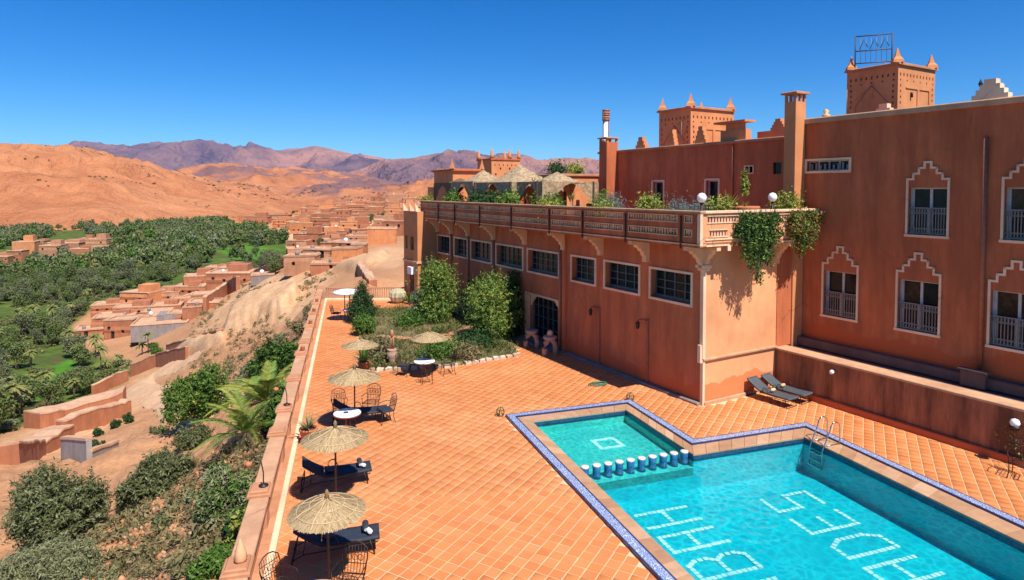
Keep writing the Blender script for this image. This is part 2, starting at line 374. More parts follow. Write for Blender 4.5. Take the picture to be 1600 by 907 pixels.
def ground_z(X, Y, detail=True):
    X = np.asarray(X,float); Y = np.asarray(Y,float); sh = X.shape; X = X.ravel(); Y = np.maximum(Y.ravel(),2.5)
    P = np.stack([X/Y*1.6, np.log(Y)],1); z = np.empty(len(P))
    for i in range(0,len(P),20000):
        q = P[i:i+20000]; d = np.linalg.norm(q[:,None]-_cx[None],axis=2); z[i:i+20000] = _K(d)@_sol[:_n]+_sol[_n]+q@_sol[_n+1:]
    s = (X-(-5.34-.257*(Y-12.5)))*.9685                # metres inside the balustrade line
    if detail:
        w = np.clip((-s-.3)/6,0,1)*np.clip((z+33)/10,0.12,1)
        sc = np.clip(Y/60,.5,6)
        z = z + w*(fbm(X/9,Y/9,5)*2.0 + (fbm(X/2.2,Y/2.2,4,True)-.45)*.85*np.clip(90/Y,0,1) + fbm(X/40,Y/40,4)*sc*1.1)
    inside = np.clip((s+.25)/.5,0,1)*np.clip((54-Y)/4,0,1)
    z = z*(1-inside)+np.minimum(z,-2.6)*inside
    hid = np.clip((s-3)/3,0,1)*np.clip((70-Y)/6,0,1)
    z = np.where(hid>0, z*(1-hid)+(-2.8)*hid, z)
    far_ = np.clip((np.hypot(X,Y)-820)/250,0,1)*np.clip((-.22-X/Y)/.10,0,1); z = z*(1-far_)+np.minimum(z,-46)*far_
    far_ = np.clip((np.hypot(X,Y)-1350)/350,0,1); z = z*(1-far_)+np.minimum(z,-80)*far_
    return z.reshape(sh)
OASIS = [(-400,352),(0,350),(60,345),(200,338),(330,332),(420,319),(512,318),(514,326),(440,334),(385,340),(338,350),(395,362),(452,376),(458,392),(418,428),(330,428),
         (270,452),(200,470),(150,482),(112,508),(104,545),(150,552),(205,575),(196,596),(140,618),(60,650),(20,672),(-20,690),(-400,720)]
FIELDS = [[(338,392),(372,383),(442,388),(424,408),(372,406)],[(428,398),(446,399),(440,409),(424,407)],[(120,392),(200,388),(196,398),(128,402)],[(40,590),(110,560),(130,590),(60,630)],[(120,588),(200,574),(196,594),(140,612)]]
def polar_grid(r0, r1, nr, a0, a1, na):
    r = np.exp(np.linspace(math.log(r0),math.log(r1),nr)); a = np.linspace(R(a0),R(a1),na)
    RR, AA = np.meshgrid(r,a,indexing='ij'); X = RR*np.sin(AA); Y = RR*np.cos(AA)
    i = np.arange((nr-1)*(na-1)); row = i//(na-1); c = i%(na-1); b = row*na+c
    return X, Y, RR, AA, np.stack([b,b+1,b+na+1,b+na],1)
def shade_attr(me, name, vals):
    at_ = me.attributes.new(name,'FLOAT','POINT'); at_.data.foreach_set('value', np.asarray(vals,np.float32).ravel())
X, Y, RR, AA, F = polar_grid(5, 1900, 470, -58, 42, 560)
Z = ground_z(X, np.maximum(Y,2.5))
PX, PY = proj(X,Y,Z)
LEDGE = np.zeros_like(Z)
for poly_,h_ in (([(345,522),(372,486),(420,462),(462,452),(470,468),(450,486),(415,502)],3.0),([(265,552),(300,536),(345,528),(352,540),(300,552)],2.0),([(520,420),(575,404),(605,398),(590,412),(550,424)],1.6)):
    LEDGE = np.maximum(LEDGE,h_*inpoly(PX+fbm(X/7,Y/7,4)*14,PY+fbm(X/7+9,Y/7,4)*8,poly_))
for _ in range(2): LEDGE[1:-1,1:-1] = (LEDGE[:-2,1:-1]+LEDGE[2:,1:-1]+LEDGE[1:-1,:-2]+LEDGE[1:-1,2:]+LEDGE[1:-1,1:-1])/5
Z = Z+LEDGE
me = np_mesh('terrain', np.stack([X,Y,Z],2).reshape(-1,3), F, [], True)
PX, PY = proj(X,Y,Z)
jx = PX+fbm(X/14,Y/14,3)*np.clip(2500/Y,4,40); jy = PY+fbm(X/14+50,Y/14,3)*np.clip(900/Y,1.5,22)
green = inpoly(jx,jy,OASIS).astype(float)
fieldm = np.zeros_like(green)
for f in FIELDS: fieldm = np.maximum(fieldm, inpoly(jx,jy,f).astype(float))
pale = np.zeros_like(green)
for poly in ([(300,520),(372,455),(420,432),(520,420),(505,460),(460,500),(380,520)],[(505,415),(600,385),(640,390),(620,420),(520,420)],[(430,330),(640,330),(640,350),(450,362)],
             [(190,640),(215,590),(300,560),(300,575),(235,600),(240,640)],[(0,720),(0,690),(90,660),(200,640),(130,700)]):
    pale = np.maximum(pale, inpoly(jx,jy,poly).astype(float))
wet = fbm(X/6,Y/6,4)
def soften(a,k):
    for _ in range(k):
        b_ = a.copy(); b_[1:-1,1:-1] = (a[:-2,1:-1]+a[2:,1:-1]+a[1:-1,:-2]+a[1:-1,2:]+a[1:-1,1:-1])/5; a = b_
    return a
pale = np.maximum(soften(pale,7)*.75,np.clip(LEDGE,0,1)); green = soften(green,2)
shade_attr(me,'green',green); shade_attr(me,'field',fieldm); shade_attr(me,'pale',pale)
m, nt, b = newmat('ochre_earth'); b.inputs['Roughness'].default_value = .95; b.inputs['Specular IOR Level'].default_value = .1
def attr(nt, n):
    a = N(nt,'ShaderNodeAttribute'); a.attribute_name = n; return a.outputs['Fac']
f1 = noise(nt,.06,7,.65); f2 = noise(nt,.5,6,.7); f3 = noise(nt,3,5,.7)
base = ramp(nt,f1,[(.3,(.37,.165,.075)),(.5,(.49,.25,.12)),(.68,(.57,.31,.165))])
base = mixc(nt,.4,base,ramp(nt,f2,[(.35,(.28,.11,.048)),(.6,(.50,.25,.125))]))
base = mixc(nt,.25,base,ramp(nt,f3,[(.35,(.22,.095,.048)),(.6,(.54,.31,.175))]))
base = mixc(nt,attr(nt,'pale'),base,ramp(nt,f2,[(.35,(.52,.28,.14)),(.65,(.66,.42,.24))]))
gr = ramp(nt,noise(nt,.12,5,.7),[(.33,(.15,.085,.045)),(.44,(.06,.085,.022)),(.56,(.085,.13,.02)),(.64,(.12,.165,.03)),(.76,(.24,.17,.075))])
base = mixc(nt,attr(nt,'green'),base,gr)
base = mixc(nt,attr(nt,'field'),base,ramp(nt,noise(nt,.2,3),[(.3,(.05,.15,.015)),(.7,(.09,.22,.02))]))
nt.links.new(base,b.inputs['Base Color'])
ad = N(nt,'ShaderNodeMath'); ad.operation = 'ADD'; nt.links.new(noise(nt,1.2,6,.7),ad.inputs[0]); nt.links.new(f3,ad.inputs[1]); bump(nt,b,ad.outputs[0],.55,.25)
me.materials.append(m); M['earthground'] = m
tag(link('terrain',me),kind='structure')

def drop(px, py, lo=8, hi=3000):
    """the point of the ground seen along a sight line"""
    d = sight(px,py); t = np.exp(np.linspace(math.log(lo),math.log(hi),700))
    z = ground_z(d[0]*t, d[1]*t, False); hit = np.nonzero(EYE+d[2]*t < z)[0]
    k = t[hit[0]] if len(hit) else hi
    return float(d[0]*k), float(d[1]*k), float(ground_z(np.array([d[0]*k]),np.array([d[1]*k]))[0])

# ---------------------------------------------------------------- hills and mountains
def crest(pts, AAv, dist):
    a = [math.atan((x-800)/990) for x,_ in pts]; h = []
    for x,y in pts:
        p = at(x,y,1.0); h.append((p[2]-EYE)/math.hypot(p[0],p[1]))
    return EYE+np.interp(AAv,a,h)*dist
def ridges(X, Y, RR, AA, spec, base, seed):
    Z = np.full(X.shape, float(base))
    for k,(pts,dist,wf,wb,gul,gs,pw) in enumerate(spec):
        D = dist*(1+.10*fbm(AA*7+seed+k*5,AA*0+3*k,3))
        h = crest(pts,AA,D)*1.0
        h = h + (h-base)*.0
        g = fbm(X/gs+seed*3+k*7,Y/gs,6,True)-.5
        t = (RR-(D-wf))/wf
        t2 = t + gul*g*np.clip(t*2,0,1)*np.clip((1-t)*3,0,1)
        tc = np.clip(t2,0,1)
        f = tc**pw; f = .55*f+.45*f*f*(3-2*f)
        back = 1-np.clip((RR-D)/wb,0,1)**1.3*.9
        z = base+(h-base)*np.where(t<1,f,back) + (h-base)*.05*g*np.clip(t*1.5,0,1)*np.clip(np.abs(1-t)*4,0,1)
        Z = np.maximum(Z,np.where((t>0)&(RR<D+wb),z,base))
    return Z
X, Y, RR, AA, F = polar_grid(700, 6200, 330, -60, 45, 620)
spec = [
 ([(-900,225),(-300,226),(0,230),(60,231),(95,233),(120,236),(160,241),(200,250),(230,256),(262,268),(300,277),(345,285),(420,300),(480,318),(1600,330)],1750,1000,1500,.34,330,.62),
 ([(-300,330),(150,300),(215,272),(235,266),(262,276),(300,290),(380,316),(1600,330)],1500,560,700,.4,240,.8),
 ([(-300,330),(180,300),(240,276),(290,264),(330,257),(372,259),(420,263),(470,262),(520,266),(570,276),(640,288),(760,292),(1600,292)],3700,1500,2200,.55,420,.75),
 ([(-300,330),(360,322),(420,308),(470,298),(510,288),(545,284),(590,290),(640,284),(700,281),(780,284),(900,286),(1600,286)],2500,1100,1500,.4,380,.8),
 ([(-300,330),(250,318),(330,296),(380,300),(430,312),(470,308),(540,300),(1600,310)],2100,700,900,.55,260,.8),
]
Z = ridges(X,Y,RR,AA,spec,-75,2.0)
Z = Z+(fbm(X/120,Y/120,5)*12-(fbm(X/85+9,Y/85,5,True)-.5)*34*np.clip((Z+60)/80,0,1))*np.clip((RR-850)/500,0,1)
Z = Z+np.sin(Z/6.5+fbm(X/260,Y/260,3)*5)*2.6*np.clip((Z+40)/60,0,1)*np.clip((3200-RR)/900,0,1)
me = np_mesh('hills', np.stack([X,Y,Z],2).reshape(-1,3), F, [], True)
def rockmat(name, stops, stops2, sc, bs, bd, patch=None):
    m, nt, b = newmat(name); b.inputs['Roughness'].default_value = .95; b.inputs['Specular IOR Level'].default_value = .05
    f1 = noise(nt,sc,8,.62); f2 = noise(nt,sc*5,6,.7)
    c = mixc(nt,.4,ramp(nt,f1,stops),ramp(nt,f2,stops2))
    if patch:
        c = mixc(nt,ramp(nt,noise(nt,sc*.55,5,.6,stretch=(1,.7,2.5)),[(patch[0],(0,0,0)),(patch[1],(1,1,1))]),c,patch[2])
    nt.links.new(c,b.inputs['Base Color']); bump(nt,b,f2,bs,bd); return m
m = rockmat('sandy_hill_rock',[(.30,(.31,.105,.045)),(.45,(.45,.16,.066)),(.58,(.54,.225,.10)),(.7,(.37,.13,.055))],[(.3,(.20,.068,.035)),(.65,(.56,.245,.115))],.0035,1.0,22)
# the middle hills carry bands of dull purple shale among the sand
nt = m.node_tree; b = nt.nodes['Principled BSDF']; old = b.inputs['Base Color'].links[0].from_socket
sh = ramp(nt,noise(nt,.0021,6,.62,stretch=(1,.5,3)),[(.48,(0,0,0)),(.54,(1,1,1))])
far = N(nt,'ShaderNodeMath'); far.operation='MULTIPLY'; nt.links.new(sh,far.inputs[0]); nt.links.new(attr(nt,'shale'),far.inputs[1])
nt.links.new(mixc(nt,far.outputs[0],old,ramp(nt,noise(nt,.01,5,.7),[(.3,(.15,.075,.075)),(.7,(.27,.14,.12))])),b.inputs['Base Color'])
shade_attr(me,'shale',np.clip((RR-1500)/500,0,1)); me.materials.append(m)
tag(link('hills',me),kind='structure')
X, Y, RR, AA, F = polar_grid(5200, 21000, 240, -62, 48, 760)
spec = [
 ([(-600,240),(480,300),(540,270),(575,263),(609,248),(650,243),(690,238),(720,238),(760,243),(800,247),(862,249),(885,247),(940,251),(1100,255),(1700,262)],8200,3000,3000,.75,900,.8),
 ([(-600,246),(-100,238),(40,232),(100,232),(140,226),(175,228),(210,229),(250,225),(275,227),(300,229),(330,225),(372,231),(400,232),(450,235),(492,231),(520,234),(560,242),(610,248),(660,256),(800,266),(1700,270)],14500,5200,5000,.8,1300,.8),
]
Z = ridges(X,Y,RR,AA,spec,-160,5.0)+((fbm(X/700,Y/700,5))*70-(fbm(X/520,Y/520,5,True)-.5)*120)*np.clip((RR-5400)/1500,0,1)
me = np_mesh('mountains', np.stack([X,Y,Z],2).reshape(-1,3), F, [], True)
m = rockmat('purple_mountain_rock',[(.34,(.06,.042,.075)),(.47,(.14,.085,.115)),(.6,(.26,.14,.13))],[(.36,(.045,.036,.075)),(.6,(.33,.18,.15))],.00045,1.0,220,(.50,.60,(.42,.20,.14)))
me.materials.append(m); tag(link('mountains',me),kind='structure')

# ---------------------------------------------------------------- air
m = bpy.data.materials.new('valley_haze'); m.use_nodes = True; nt = m.node_tree; nt.nodes.remove(nt.nodes['Principled BSDF'])
pv = N(nt,'ShaderNodeVolumePrincipled'); pv.inputs['Color'].default_value = (.42,.60,1,1); pv.inputs['Density'].default_value = 1.7e-5
nt.links.new(pv.outputs[0],nt.nodes['Material Output'].inputs['Volume'])
tag(MB().box(-24000,-3000,-260,20000,26000,1250).build('haze',m),kind='stuff')
# ---------------------------------------------------------------- terrace
def W2(v): return (v.x, v.y)
PO = [(7.40,4.2),(17.45,4.2),(17.45,17.95),(12.70,17.95),(12.70,22.25),(7.40,22.25)]          # outer edge of the blue border (pool frame)
PC = [(7.72,4.5),(17.13,4.5),(17.13,17.63),(12.38,17.63),(12.38,21.93),(7.72,21.93)]          # border / coping joint
PI_ = [(8.15,5.0),(16.45,5.0),(16.45,17.0),(12.0,17.0),(12.0,21.4),(8.15,21.4)]               # water's edge
PM = [(7.9,4.8),(16.7,4.8),(16.7,17.3),(12.2,17.3),(12.2,21.6),(7.9,21.6)]
TOUT = [W2(balw(-.2,-7.5)), W2(balw(-.2,37.4)), (-7.0,48.9), W2(hotel(.3,26.1)), W2(hotel(.3,.3)), W2(hotel(4.6,.3)), W2(hotel(4.6,-22)), (16,2), (2,2)]
hole = [W2(poolw(*p)) for p in PM]
tri = tessellate_polygon([[Vector((*p,0)) for p in TOUT],[Vector((*p,0)) for p in hole]])
allp = TOUT+hole
mb = MB(); mb.add([(p[0],p[1],-.012) for p in allp],[t for t in tri])
nO = len(TOUT)
for i in range(nO):
    a, b2 = TOUT[i], TOUT[(i+1)%nO]; mb.add([(*a,-.012),(*b2,-.012),(*b2,-.3),(*a,-.3)],[(0,1,2,3)])
# make sure the sheet faces up
fix = []
for f in mb.f[:len(tri)]:
    p = [Vector(mb.v[i]) for i in f]; fix.append(f if (p[1]-p[0]).cross(p[2]-p[0]).z > 0 else f[::-1])
mb.f[:len(tri)] = fix
terrace = tag(mb.build('terrace',M['grout']),kind='structure')
BED = [W2(hotel(-.55,13.6)), (.35,32.15), (-3.3,29.95), (-7.15,29.35), (-9.3,38.5), (-10.2,44.6), (-6.9,45.6), W2(hotel(-.55,25.6))]
pitch = .32; th = .1485
ii, jj = np.meshgrid(np.arange(-170,170),np.arange(-170,170)); ca, sa = math.cos(TA), math.sin(TA)
tx = ((ii*ca-jj*sa)*pitch).ravel(); ty = ((ii*sa+jj*ca)*pitch).ravel()
ok = inpoly(tx,ty,TOUT) & ~inpoly(tx,ty,[W2(poolw(q+s1*.02,p+s2*.02)) for (q,p),(s1,s2) in zip(PO,[(1,1),(-1,1),(-1,-1),(-1,-1),(-1,-1),(1,-1)])]) & ~inpoly(tx,ty,BED)
lo_q = (tx-BO.x)*math.cos(BA)+(ty-BO.y)*math.sin(BA); ok &= lo_q > .06
tx, ty = tx[ok], ty[ok]; tpx, tpy = proj(tx,ty,0*tx)
vis = (tpx>-200)&(tpx<2600)&(tpy<1500)&(ty>6)
lx = (tx-WC.x)*math.cos(WA)+(ty-WC.y)*math.sin(WA); ly = -(tx-WC.x)*math.sin(WA)+(ty-WC.y)*math.cos(WA)
vis &= ~((lx>0)&(ly>-.2)); vis &= lx < 4.3
tx, ty = tx[vis], ty[vis]; order = np.argsort(np.hypot(tx,ty)); inframe = [k for k in order if 0<proj(tx[k],ty[k],0)[0]<1600 and proj(tx[k],ty[k],0)[1]<900]
solo = set(inframe[:295])
tm = []
for k in range(3):
    q = MB(); r_ = random.Random(k); e = lambda: th+r_.uniform(-.004,.002)
    q.bbox(-e(),-e(),-.02,e(),e(),.0015*k,.006); tm.append(q.mesh('terrace_tile',M['tile']))
for k in inframe[:295]:
    o = link('terrace_tile',tm[rnd.randrange(3)],terrace,(tx[k],ty[k],rnd.uniform(-.002,.002)),TA+R(rnd.choice((0,90,180))+rnd.uniform(-.5,.5)))
rest = [k for k in range(len(tx)) if k not in solo]
n = len(rest); X = tx[rest]; Y = ty[rest]; rs = np.random.RandomState(3)
cs = np.array([(-1,-1),(1,-1),(1,1),(-1,1)])*th; an = TA+R(1)*rs.uniform(-.5,.5,n); zz = rs.uniform(-.002,.003,n)
V = np.zeros((n,8,3)); e2 = (th-.006)/th
for c in range(4):
    for lev,(kk,dz) in enumerate(((1,-.006),(e2,0))):
        V[:,c+4*lev,0] = X+(cs[c,0]*np.cos(an)-cs[c,1]*np.sin(an))*kk; V[:,c+4*lev,1] = Y+(cs[c,0]*np.sin(an)+cs[c,1]*np.cos(an))*kk; V[:,c+4*lev,2] = zz+dz
q = np.array([(4,5,6,7),(0,1,5,4),(1,2,6,5),(2,3,7,6),(3,0,4,7)]); F = (q[None]+8*np.arange(n)[:,None,None]).reshape(-1,4)
tag(link('paving_tiles',np_mesh('paving_tiles',V.reshape(-1,3),F,M['tile']),terrace),kind='stuff')

# ---------------------------------------------------------------- pool
def mosaic(name, cols, sc=9, rough=.3, grid=.0):
    m, nt, b = newmat(name); b.inputs['Roughness'].default_value = rough
    v = N(nt,'ShaderNodeTexVoronoi'); v.inputs['Scale'].default_value = sc; g = N(nt,'ShaderNodeNewGeometry'); nt.links.new(g.outputs['Position'],v.inputs['Vector'])
    sp = N(nt,'ShaderNodeSeparateColor'); nt.links.new(v.outputs['Color'],sp.inputs[0])
    k = len(cols); c = ramp(nt,sp.outputs[0],[(i/(k-1),x) for i,x in enumerate(cols)])
    c = mixc(nt,.35,c,ramp(nt,noise(nt,.9,5),[(.3,cols[0]),(.7,cols[-1])]))
    nt.links.new(c,b.inputs['Base Color']); return m
M['poolblue'] = mosaic('pool_mosaic_blue',[(.001,.40,.46),(.003,.47,.53),(.002,.43,.50),(.006,.53,.58)],7)
M['poolgreen'] = mosaic('pool_mosaic_green',[(.03,.48,.44),(.07,.60,.52),(.025,.40,.38),(.12,.58,.44),(.04,.54,.50)],16)
M['letter'] = mosaic('pool_mosaic_white',[(.62,.80,.80),(.72,.86,.86),(.80,.88,.88)],12)
def zell(name):
    m, nt, b = newmat(name); b.inputs['Roughness'].default_value = .3
    tc = N(nt,'ShaderNodeTexCoord'); w1 = N(nt,'ShaderNodeTexVoronoi'); w1.feature = 'DISTANCE_TO_EDGE'; w1.inputs['Scale'].default_value = 17; nt.links.new(tc.outputs['Object'],w1.inputs['Vector'])
    oi = N(nt,'ShaderNodeObjectInfo'); mp = N(nt,'ShaderNodeVectorMath'); mp.operation='ADD'
    nt.links.new(tc.outputs['Object'],mp.inputs[0]); nt.links.new(oi.outputs['Location'],mp.inputs[1]); nt.links.new(mp.outputs[0],w1.inputs['Vector'])
    c = ramp(nt,w1.outputs['Distance'],[(.0,(.62,.65,.68)),(.055,(.58,.62,.68)),(.09,(.03,.075,.28)),(.30,(.04,.11,.36)),(.36,(.56,.60,.66))])
    nt.links.new(c,b.inputs['Base Color']); return m
M['zellige'] = zell('blue_white_zellige')
M['cobalt'] = simple('cobalt_edge_tile',(.02,.035,.12),.3,0,.3,9)
pool = thing('pool','',None,(0,0,0),PA); tag(pool,kind='structure')
# basin walls and floors (local pool frame)
mb = MB(); DE, SH = -1.12, -.46
def vwall(m_, a, b2, z0, z1, mi): m_.add([(a[0],a[1],z0),(b2[0],b2[1],z0),(b2[0],b2[1],z1),(a[0],a[1],z1)],[(0,1,2,3)],mi)
ed = PI_
vwall(mb,(8.15,5.0),(16.45,5.0),DE,-.02,0); vwall(mb,(16.45,5.0),(16.45,17.0),DE,-.02,0); vwall(mb,(16.45,17.0),(12.0,17.0),DE,-.02,0)
vwall(mb,(8.15,17.0),(8.15,5.0),DE,-.02,0); vwall(mb,(12.0,17.0),(8.15,17.0),DE,SH+.06,0)
mb.add([(8.15,5,DE),(16.45,5,DE),(16.45,17,DE),(8.15,17,DE)],[(0,1,2,3)],0)
mb.build('deep_basin',M['poolblue'],pool)
mb = MB(); vwall(mb,(12.0,17.0),(12.0,21.4),SH-.1,-.02,0); vwall(mb,(12.0,21.4),(8.15,21.4),SH-.1,-.02,0); vwall(mb,(8.15,21.4),(8.15,17.0),SH-.1,-.02,0)
mb.add([(8.15,17.5,SH),(12,17.5,SH),(12,21.4,SH),(8.15,21.4,SH)],[(0,1,2,3)],0)
mb.box(8.15,17.0,SH-.2,12.0,17.62,SH+.07,0)
mb.build('shallow_basin',M['poolgreen'],pool)
# coping stones and border tiles, piece by piece
def ring_pieces(A, B, step, zt, name, mats, gap, thick, edge=None):
    k = len(A)
    for i in range(k):
        a0, a1, b0, b1 = [Vector((*p,0)) for p in (A[i],A[(i+1)%k],B[i],B[(i+1)%k])]
        n = max(1,round((a1-a0).length/step))
        for j in range(n):
            t0, t1 = j/n, (j+1)/n; L = (a1-a0).length; g = gap/L
            t0 += g*.5; t1 -= g*.5
            p = [a0.lerp(a1,t0),a0.lerp(a1,t1),b0.lerp(b1,t1),b0.lerp(b1,t0)]; c = sum(p,Vector())/4; z = zt+rnd.uniform(-.003,.003)
            if c.y < 8.6 and c.x < 12: continue
            if c.y < 7.5: continue
            q = MB(); pts = [(v.x-c.x,v.y-c.y) for v in p]
            ar = sum(pts[m_][0]*pts[(m_+1)%4][1]-pts[(m_+1)%4][0]*pts[m_][1] for m_ in range(4))
            if ar < 0: pts = pts[::-1]
            ins = [(x*.97,y*.97) for x,y in pts]
            vs = [(x,y,z-thick) for x,y in pts]+[(x,y,z-.008) for x,y in pts]+[(x,y,z) for x,y in ins]
            q.add(vs,[(8,9,10,11),(3,2,1,0)]+[(m_,(m_+1)%4,(m_+1)%4+4,m_+4) for m_ in range(4)]+[(m_+4,(m_+1)%4+4,(m_+1)%4+8,m_+8) for m_ in range(4)])
            q.build(name,mats,pool,(c.x,c.y,0))
M['copestone'] = island_mat('pool_coping_stone',[(.44,.235,.125),(.52,.295,.165),(.40,.21,.115),(.57,.345,.21)],.7,2.5,.25,True,.15)
ring_pieces(PC,PI_,.55,.035,'coping_stone',M['copestone'],.008,.13)
PB = [(q+d1,p+d2) for (q,p),(d1,d2) in zip(PO,[(.03,.03),(-.03,.03),(-.03,-.03),(-.03,-.03),(-.03,-.03),(.03,-.03)])]
PB2 = [(q+d1,p+d2) for (q,p),(d1,d2) in zip(PC,[(-.04,-.04),(.04,-.04),(.04,.04),(.04,.04),(.04,.04),(-.04,.04)])]
ring_pieces(PB,PB2,.33,.085,'border_tile',M['zellige'],.004,.12)
mb = MB()
for A,B in ((PO,PB),(PB2,PC)):
    for i in range(6):
        a0,a1,b1,b0 = A[i],A[(i+1)%6],B[(i+1)%6],B[i]; pts=[a0,a1,b1,b0]
        ar = sum(pts[m_][0]*pts[(m_+1)%4][1]-pts[(m_+1)%4][0]*pts[m_][1] for m_ in range(4))
        mb.poly(pts if ar>0 else pts[::-1],-.05,.088)
mb.build('border_edging',M['cobalt'],pool)
# a dark tile band at the waterline
mb = MB()
for a,b2 in (((16.45,5),(16.45,17)),((16.45,17),(12,17)),((12,17),(12,21.4)),((12,21.4),(8.15,21.4)),((8.15,21.4),(8.15,5))):
    d = Vector((b2[0]-a[0],b2[1]-a[1])).normalized()*0; nx, ny = (-(b2[1]-a[1]),(b2[0]-a[0])); l = math.hypot(nx,ny); nx,ny = nx/l*.012,ny/l*.012
    mb.poly([a,(b2[0],b2[1]),(b2[0]+nx,b2[1]+ny),(a[0]+nx,a[1]+ny)],-.2,-.03)
mb.build('waterline_band',mosaic('waterline_mosaic',[(.01,.03,.06),(.02,.09,.18),(.015,.05,.10)],14),pool)
# the words laid in white mosaic on the floor, read from the near end: KASBAH and DADES
GL = {'H':[((0,0),(0,1)),((1,0),(1,1)),((0,.5),(1,.5))],'A':[((0,0),(0,1)),((0,1),(1,1)),((1,1),(1,0)),((0,.5),(1,.5))],
 'B':[((0,0),(0,1)),((0,1),(.8,1)),((.8,1),(1,.86)),((1,.86),(1,.64)),((1,.64),(.8,.5)),((0,.5),(.8,.5)),((.8,.5),(1,.36)),((1,.36),(1,.14)),((1,.14),(.8,0)),((.8,0),(0,0))],
 'S':[((1,1),(0,1)),((0,1),(0,.5)),((0,.5),(1,.5)),((1,.5),(1,0)),((1,0),(0,0))],'K':[((0,0),(0,1)),((0,.45),(1,1)),((.25,.58),(1,0))],
 'D':[((0,0),(0,1)),((0,1),(.7,1)),((.7,1),(1,.75)),((1,.75),(1,.25)),((1,.25),(.7,0)),((.7,0),(0,0))],'E':[((0,0),(0,1)),((0,1),(1,1)),((0,.5),(.8,.5)),((0,0),(1,0))]}
def letter(ch, q0, q1, p0, wdt, z):
    mb = MB(); hgt = q1-q0
    for si,((x0,y0),(x1,y1)) in enumerate(GL[ch]):
        a = Vector((q1-y0*hgt,p0+x0*wdt,z)); b2 = Vector((q1-y1*hgt,p0+x1*wdt,z)); L = (b2-a).length; n = max(1,round(L/.155)); d = (b2-a)/L; s_ = Vector((-d.y,d.x,0))*.064
        for k in range(n+1):
            c = a+d*(L*k/n); h = d*(min(L/n,.16)*.40); w = Vector((rnd.uniform(-.006,.006),rnd.uniform(-.006,.006),0))
            mb.add([c-h-s_+w,c+h-s_+w,c+h+s_+w,c-h+s_+w,],[(0,1,2,3)])
            mb.v[-4:] = [(x,y,z+.006+.0025*si+.0008*((k*7)%3)) for x,y,_ in mb.v[-4:]]
    mb.build('mosaic_letter',M['letter'],pool)
for k,ch in enumerate('HABSAK'): letter(ch,9.43,11.13,15.40-1.26*k,.74,DE)
for k,ch in enumerate('SEDAD'): letter(ch,13.6,15.27,14.95-1.26*k,.76,DE)
mb = MB()
for (q0,p0,q1,p1) in ((9.9,19.35,10.85,19.49),(9.9,20.06,10.85,20.2),(9.9,19.49,10.04,20.06),(10.71,19.49,10.85,20.06)): mb.box(q0,p0,SH,q1,p1,SH+.012)
mb.build('mosaic_square',M['letter'],pool)
# water
m, nt, b = newmat('pool_water'); nt.nodes.remove(b)
out = nt.nodes['Material Output']; tr = N(nt,'ShaderNodeBsdfTransparent'); gl = N(nt,'ShaderNodeBsdfGlossy'); gl.inputs['Roughness'].default_value = .02
fr = N(nt,'ShaderNodeFresnel'); fr.inputs['IOR'].default_value = 1.24; mx = N(nt,'ShaderNodeMixShader')
geo = N(nt,'ShaderNodeNewGeometry')
nz = N(nt,'ShaderNodeTexNoise'); nz.inputs['Scale'].default_value = 1.6; nz.inputs['Detail'].default_value = 3; nt.links.new(geo.outputs['Position'],nz.inputs['Vector'])
wv = N(nt,'ShaderNodeVectorMath'); wv.operation='SCALE'; wv.inputs['Scale'].default_value=.42; nt.links.new(nz.outputs['Color'],wv.inputs[0])
wa = N(nt,'ShaderNodeVectorMath'); wa.operation='ADD'; nt.links.new(geo.outputs['Position'],wa.inputs[0]); nt.links.new(wv.outputs[0],wa.inputs[1])
vo = N(nt,'ShaderNodeTexVoronoi'); vo.feature='SMOOTH_F1'; vo.inputs['Scale'].default_value = 3.8; vo.inputs['Smoothness'].default_value=.25; nt.links.new(wa.outputs[0],vo.inputs['Vector'])
vd = N(nt,'ShaderNodeTexVoronoi'); vd.feature='DISTANCE_TO_EDGE'; vd.inputs['Scale'].default_value = 3.8; nt.links.new(wa.outputs[0],vd.inputs['Vector'])
n2 = N(nt,'ShaderNodeTexNoise'); n2.inputs['Scale'].default_value = .5; n2.inputs['Detail'].default_value = 2; nt.links.new(geo.outputs['Position'],n2.inputs['Vector'])
# caustic net painted into the transparent colour: bright cell edges, darker middles
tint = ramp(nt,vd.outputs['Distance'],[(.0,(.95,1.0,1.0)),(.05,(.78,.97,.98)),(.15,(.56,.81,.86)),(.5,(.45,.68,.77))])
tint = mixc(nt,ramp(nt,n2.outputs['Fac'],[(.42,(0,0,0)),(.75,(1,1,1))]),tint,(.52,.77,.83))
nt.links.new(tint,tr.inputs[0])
bp = N(nt,'ShaderNodeBump'); bp.inputs['Strength'].default_value=.22; bp.inputs['Distance'].default_value=.08; nt.links.new(vo.outputs['Distance'],bp.inputs['Height'])
nt.links.new(bp.outputs[0],gl.inputs['Normal']); nt.links.new(bp.outputs[0],fr.inputs['Normal'])
nt.links.new(fr.outputs[0],mx.inputs[0]); nt.links.new(tr.outputs[0],mx.inputs[1]); nt.links.new(gl.outputs[0],mx.inputs[2]); nt.links.new(mx.outputs[0],out.inputs[0])
mb = MB(); wp = [(8.14,4.9),(16.46,4.9),(16.46,17.01),(12.01,17.01),(12.01,21.41),(8.14,21.41)]
mb.add([(8.14,4.9,0),(16.46,4.9,0),(16.46,17.01,0),(8.14,17.01,0)],[(0,1,2,3)]); mb.add([(8.14,17.01,0),(12.01,17.01,0),(12.01,21.41,0),(8.14,21.41,0)],[(0,1,2,3)])
tag(mb.build('water',m,None,(0,0,-.13),PA),kind='structure')
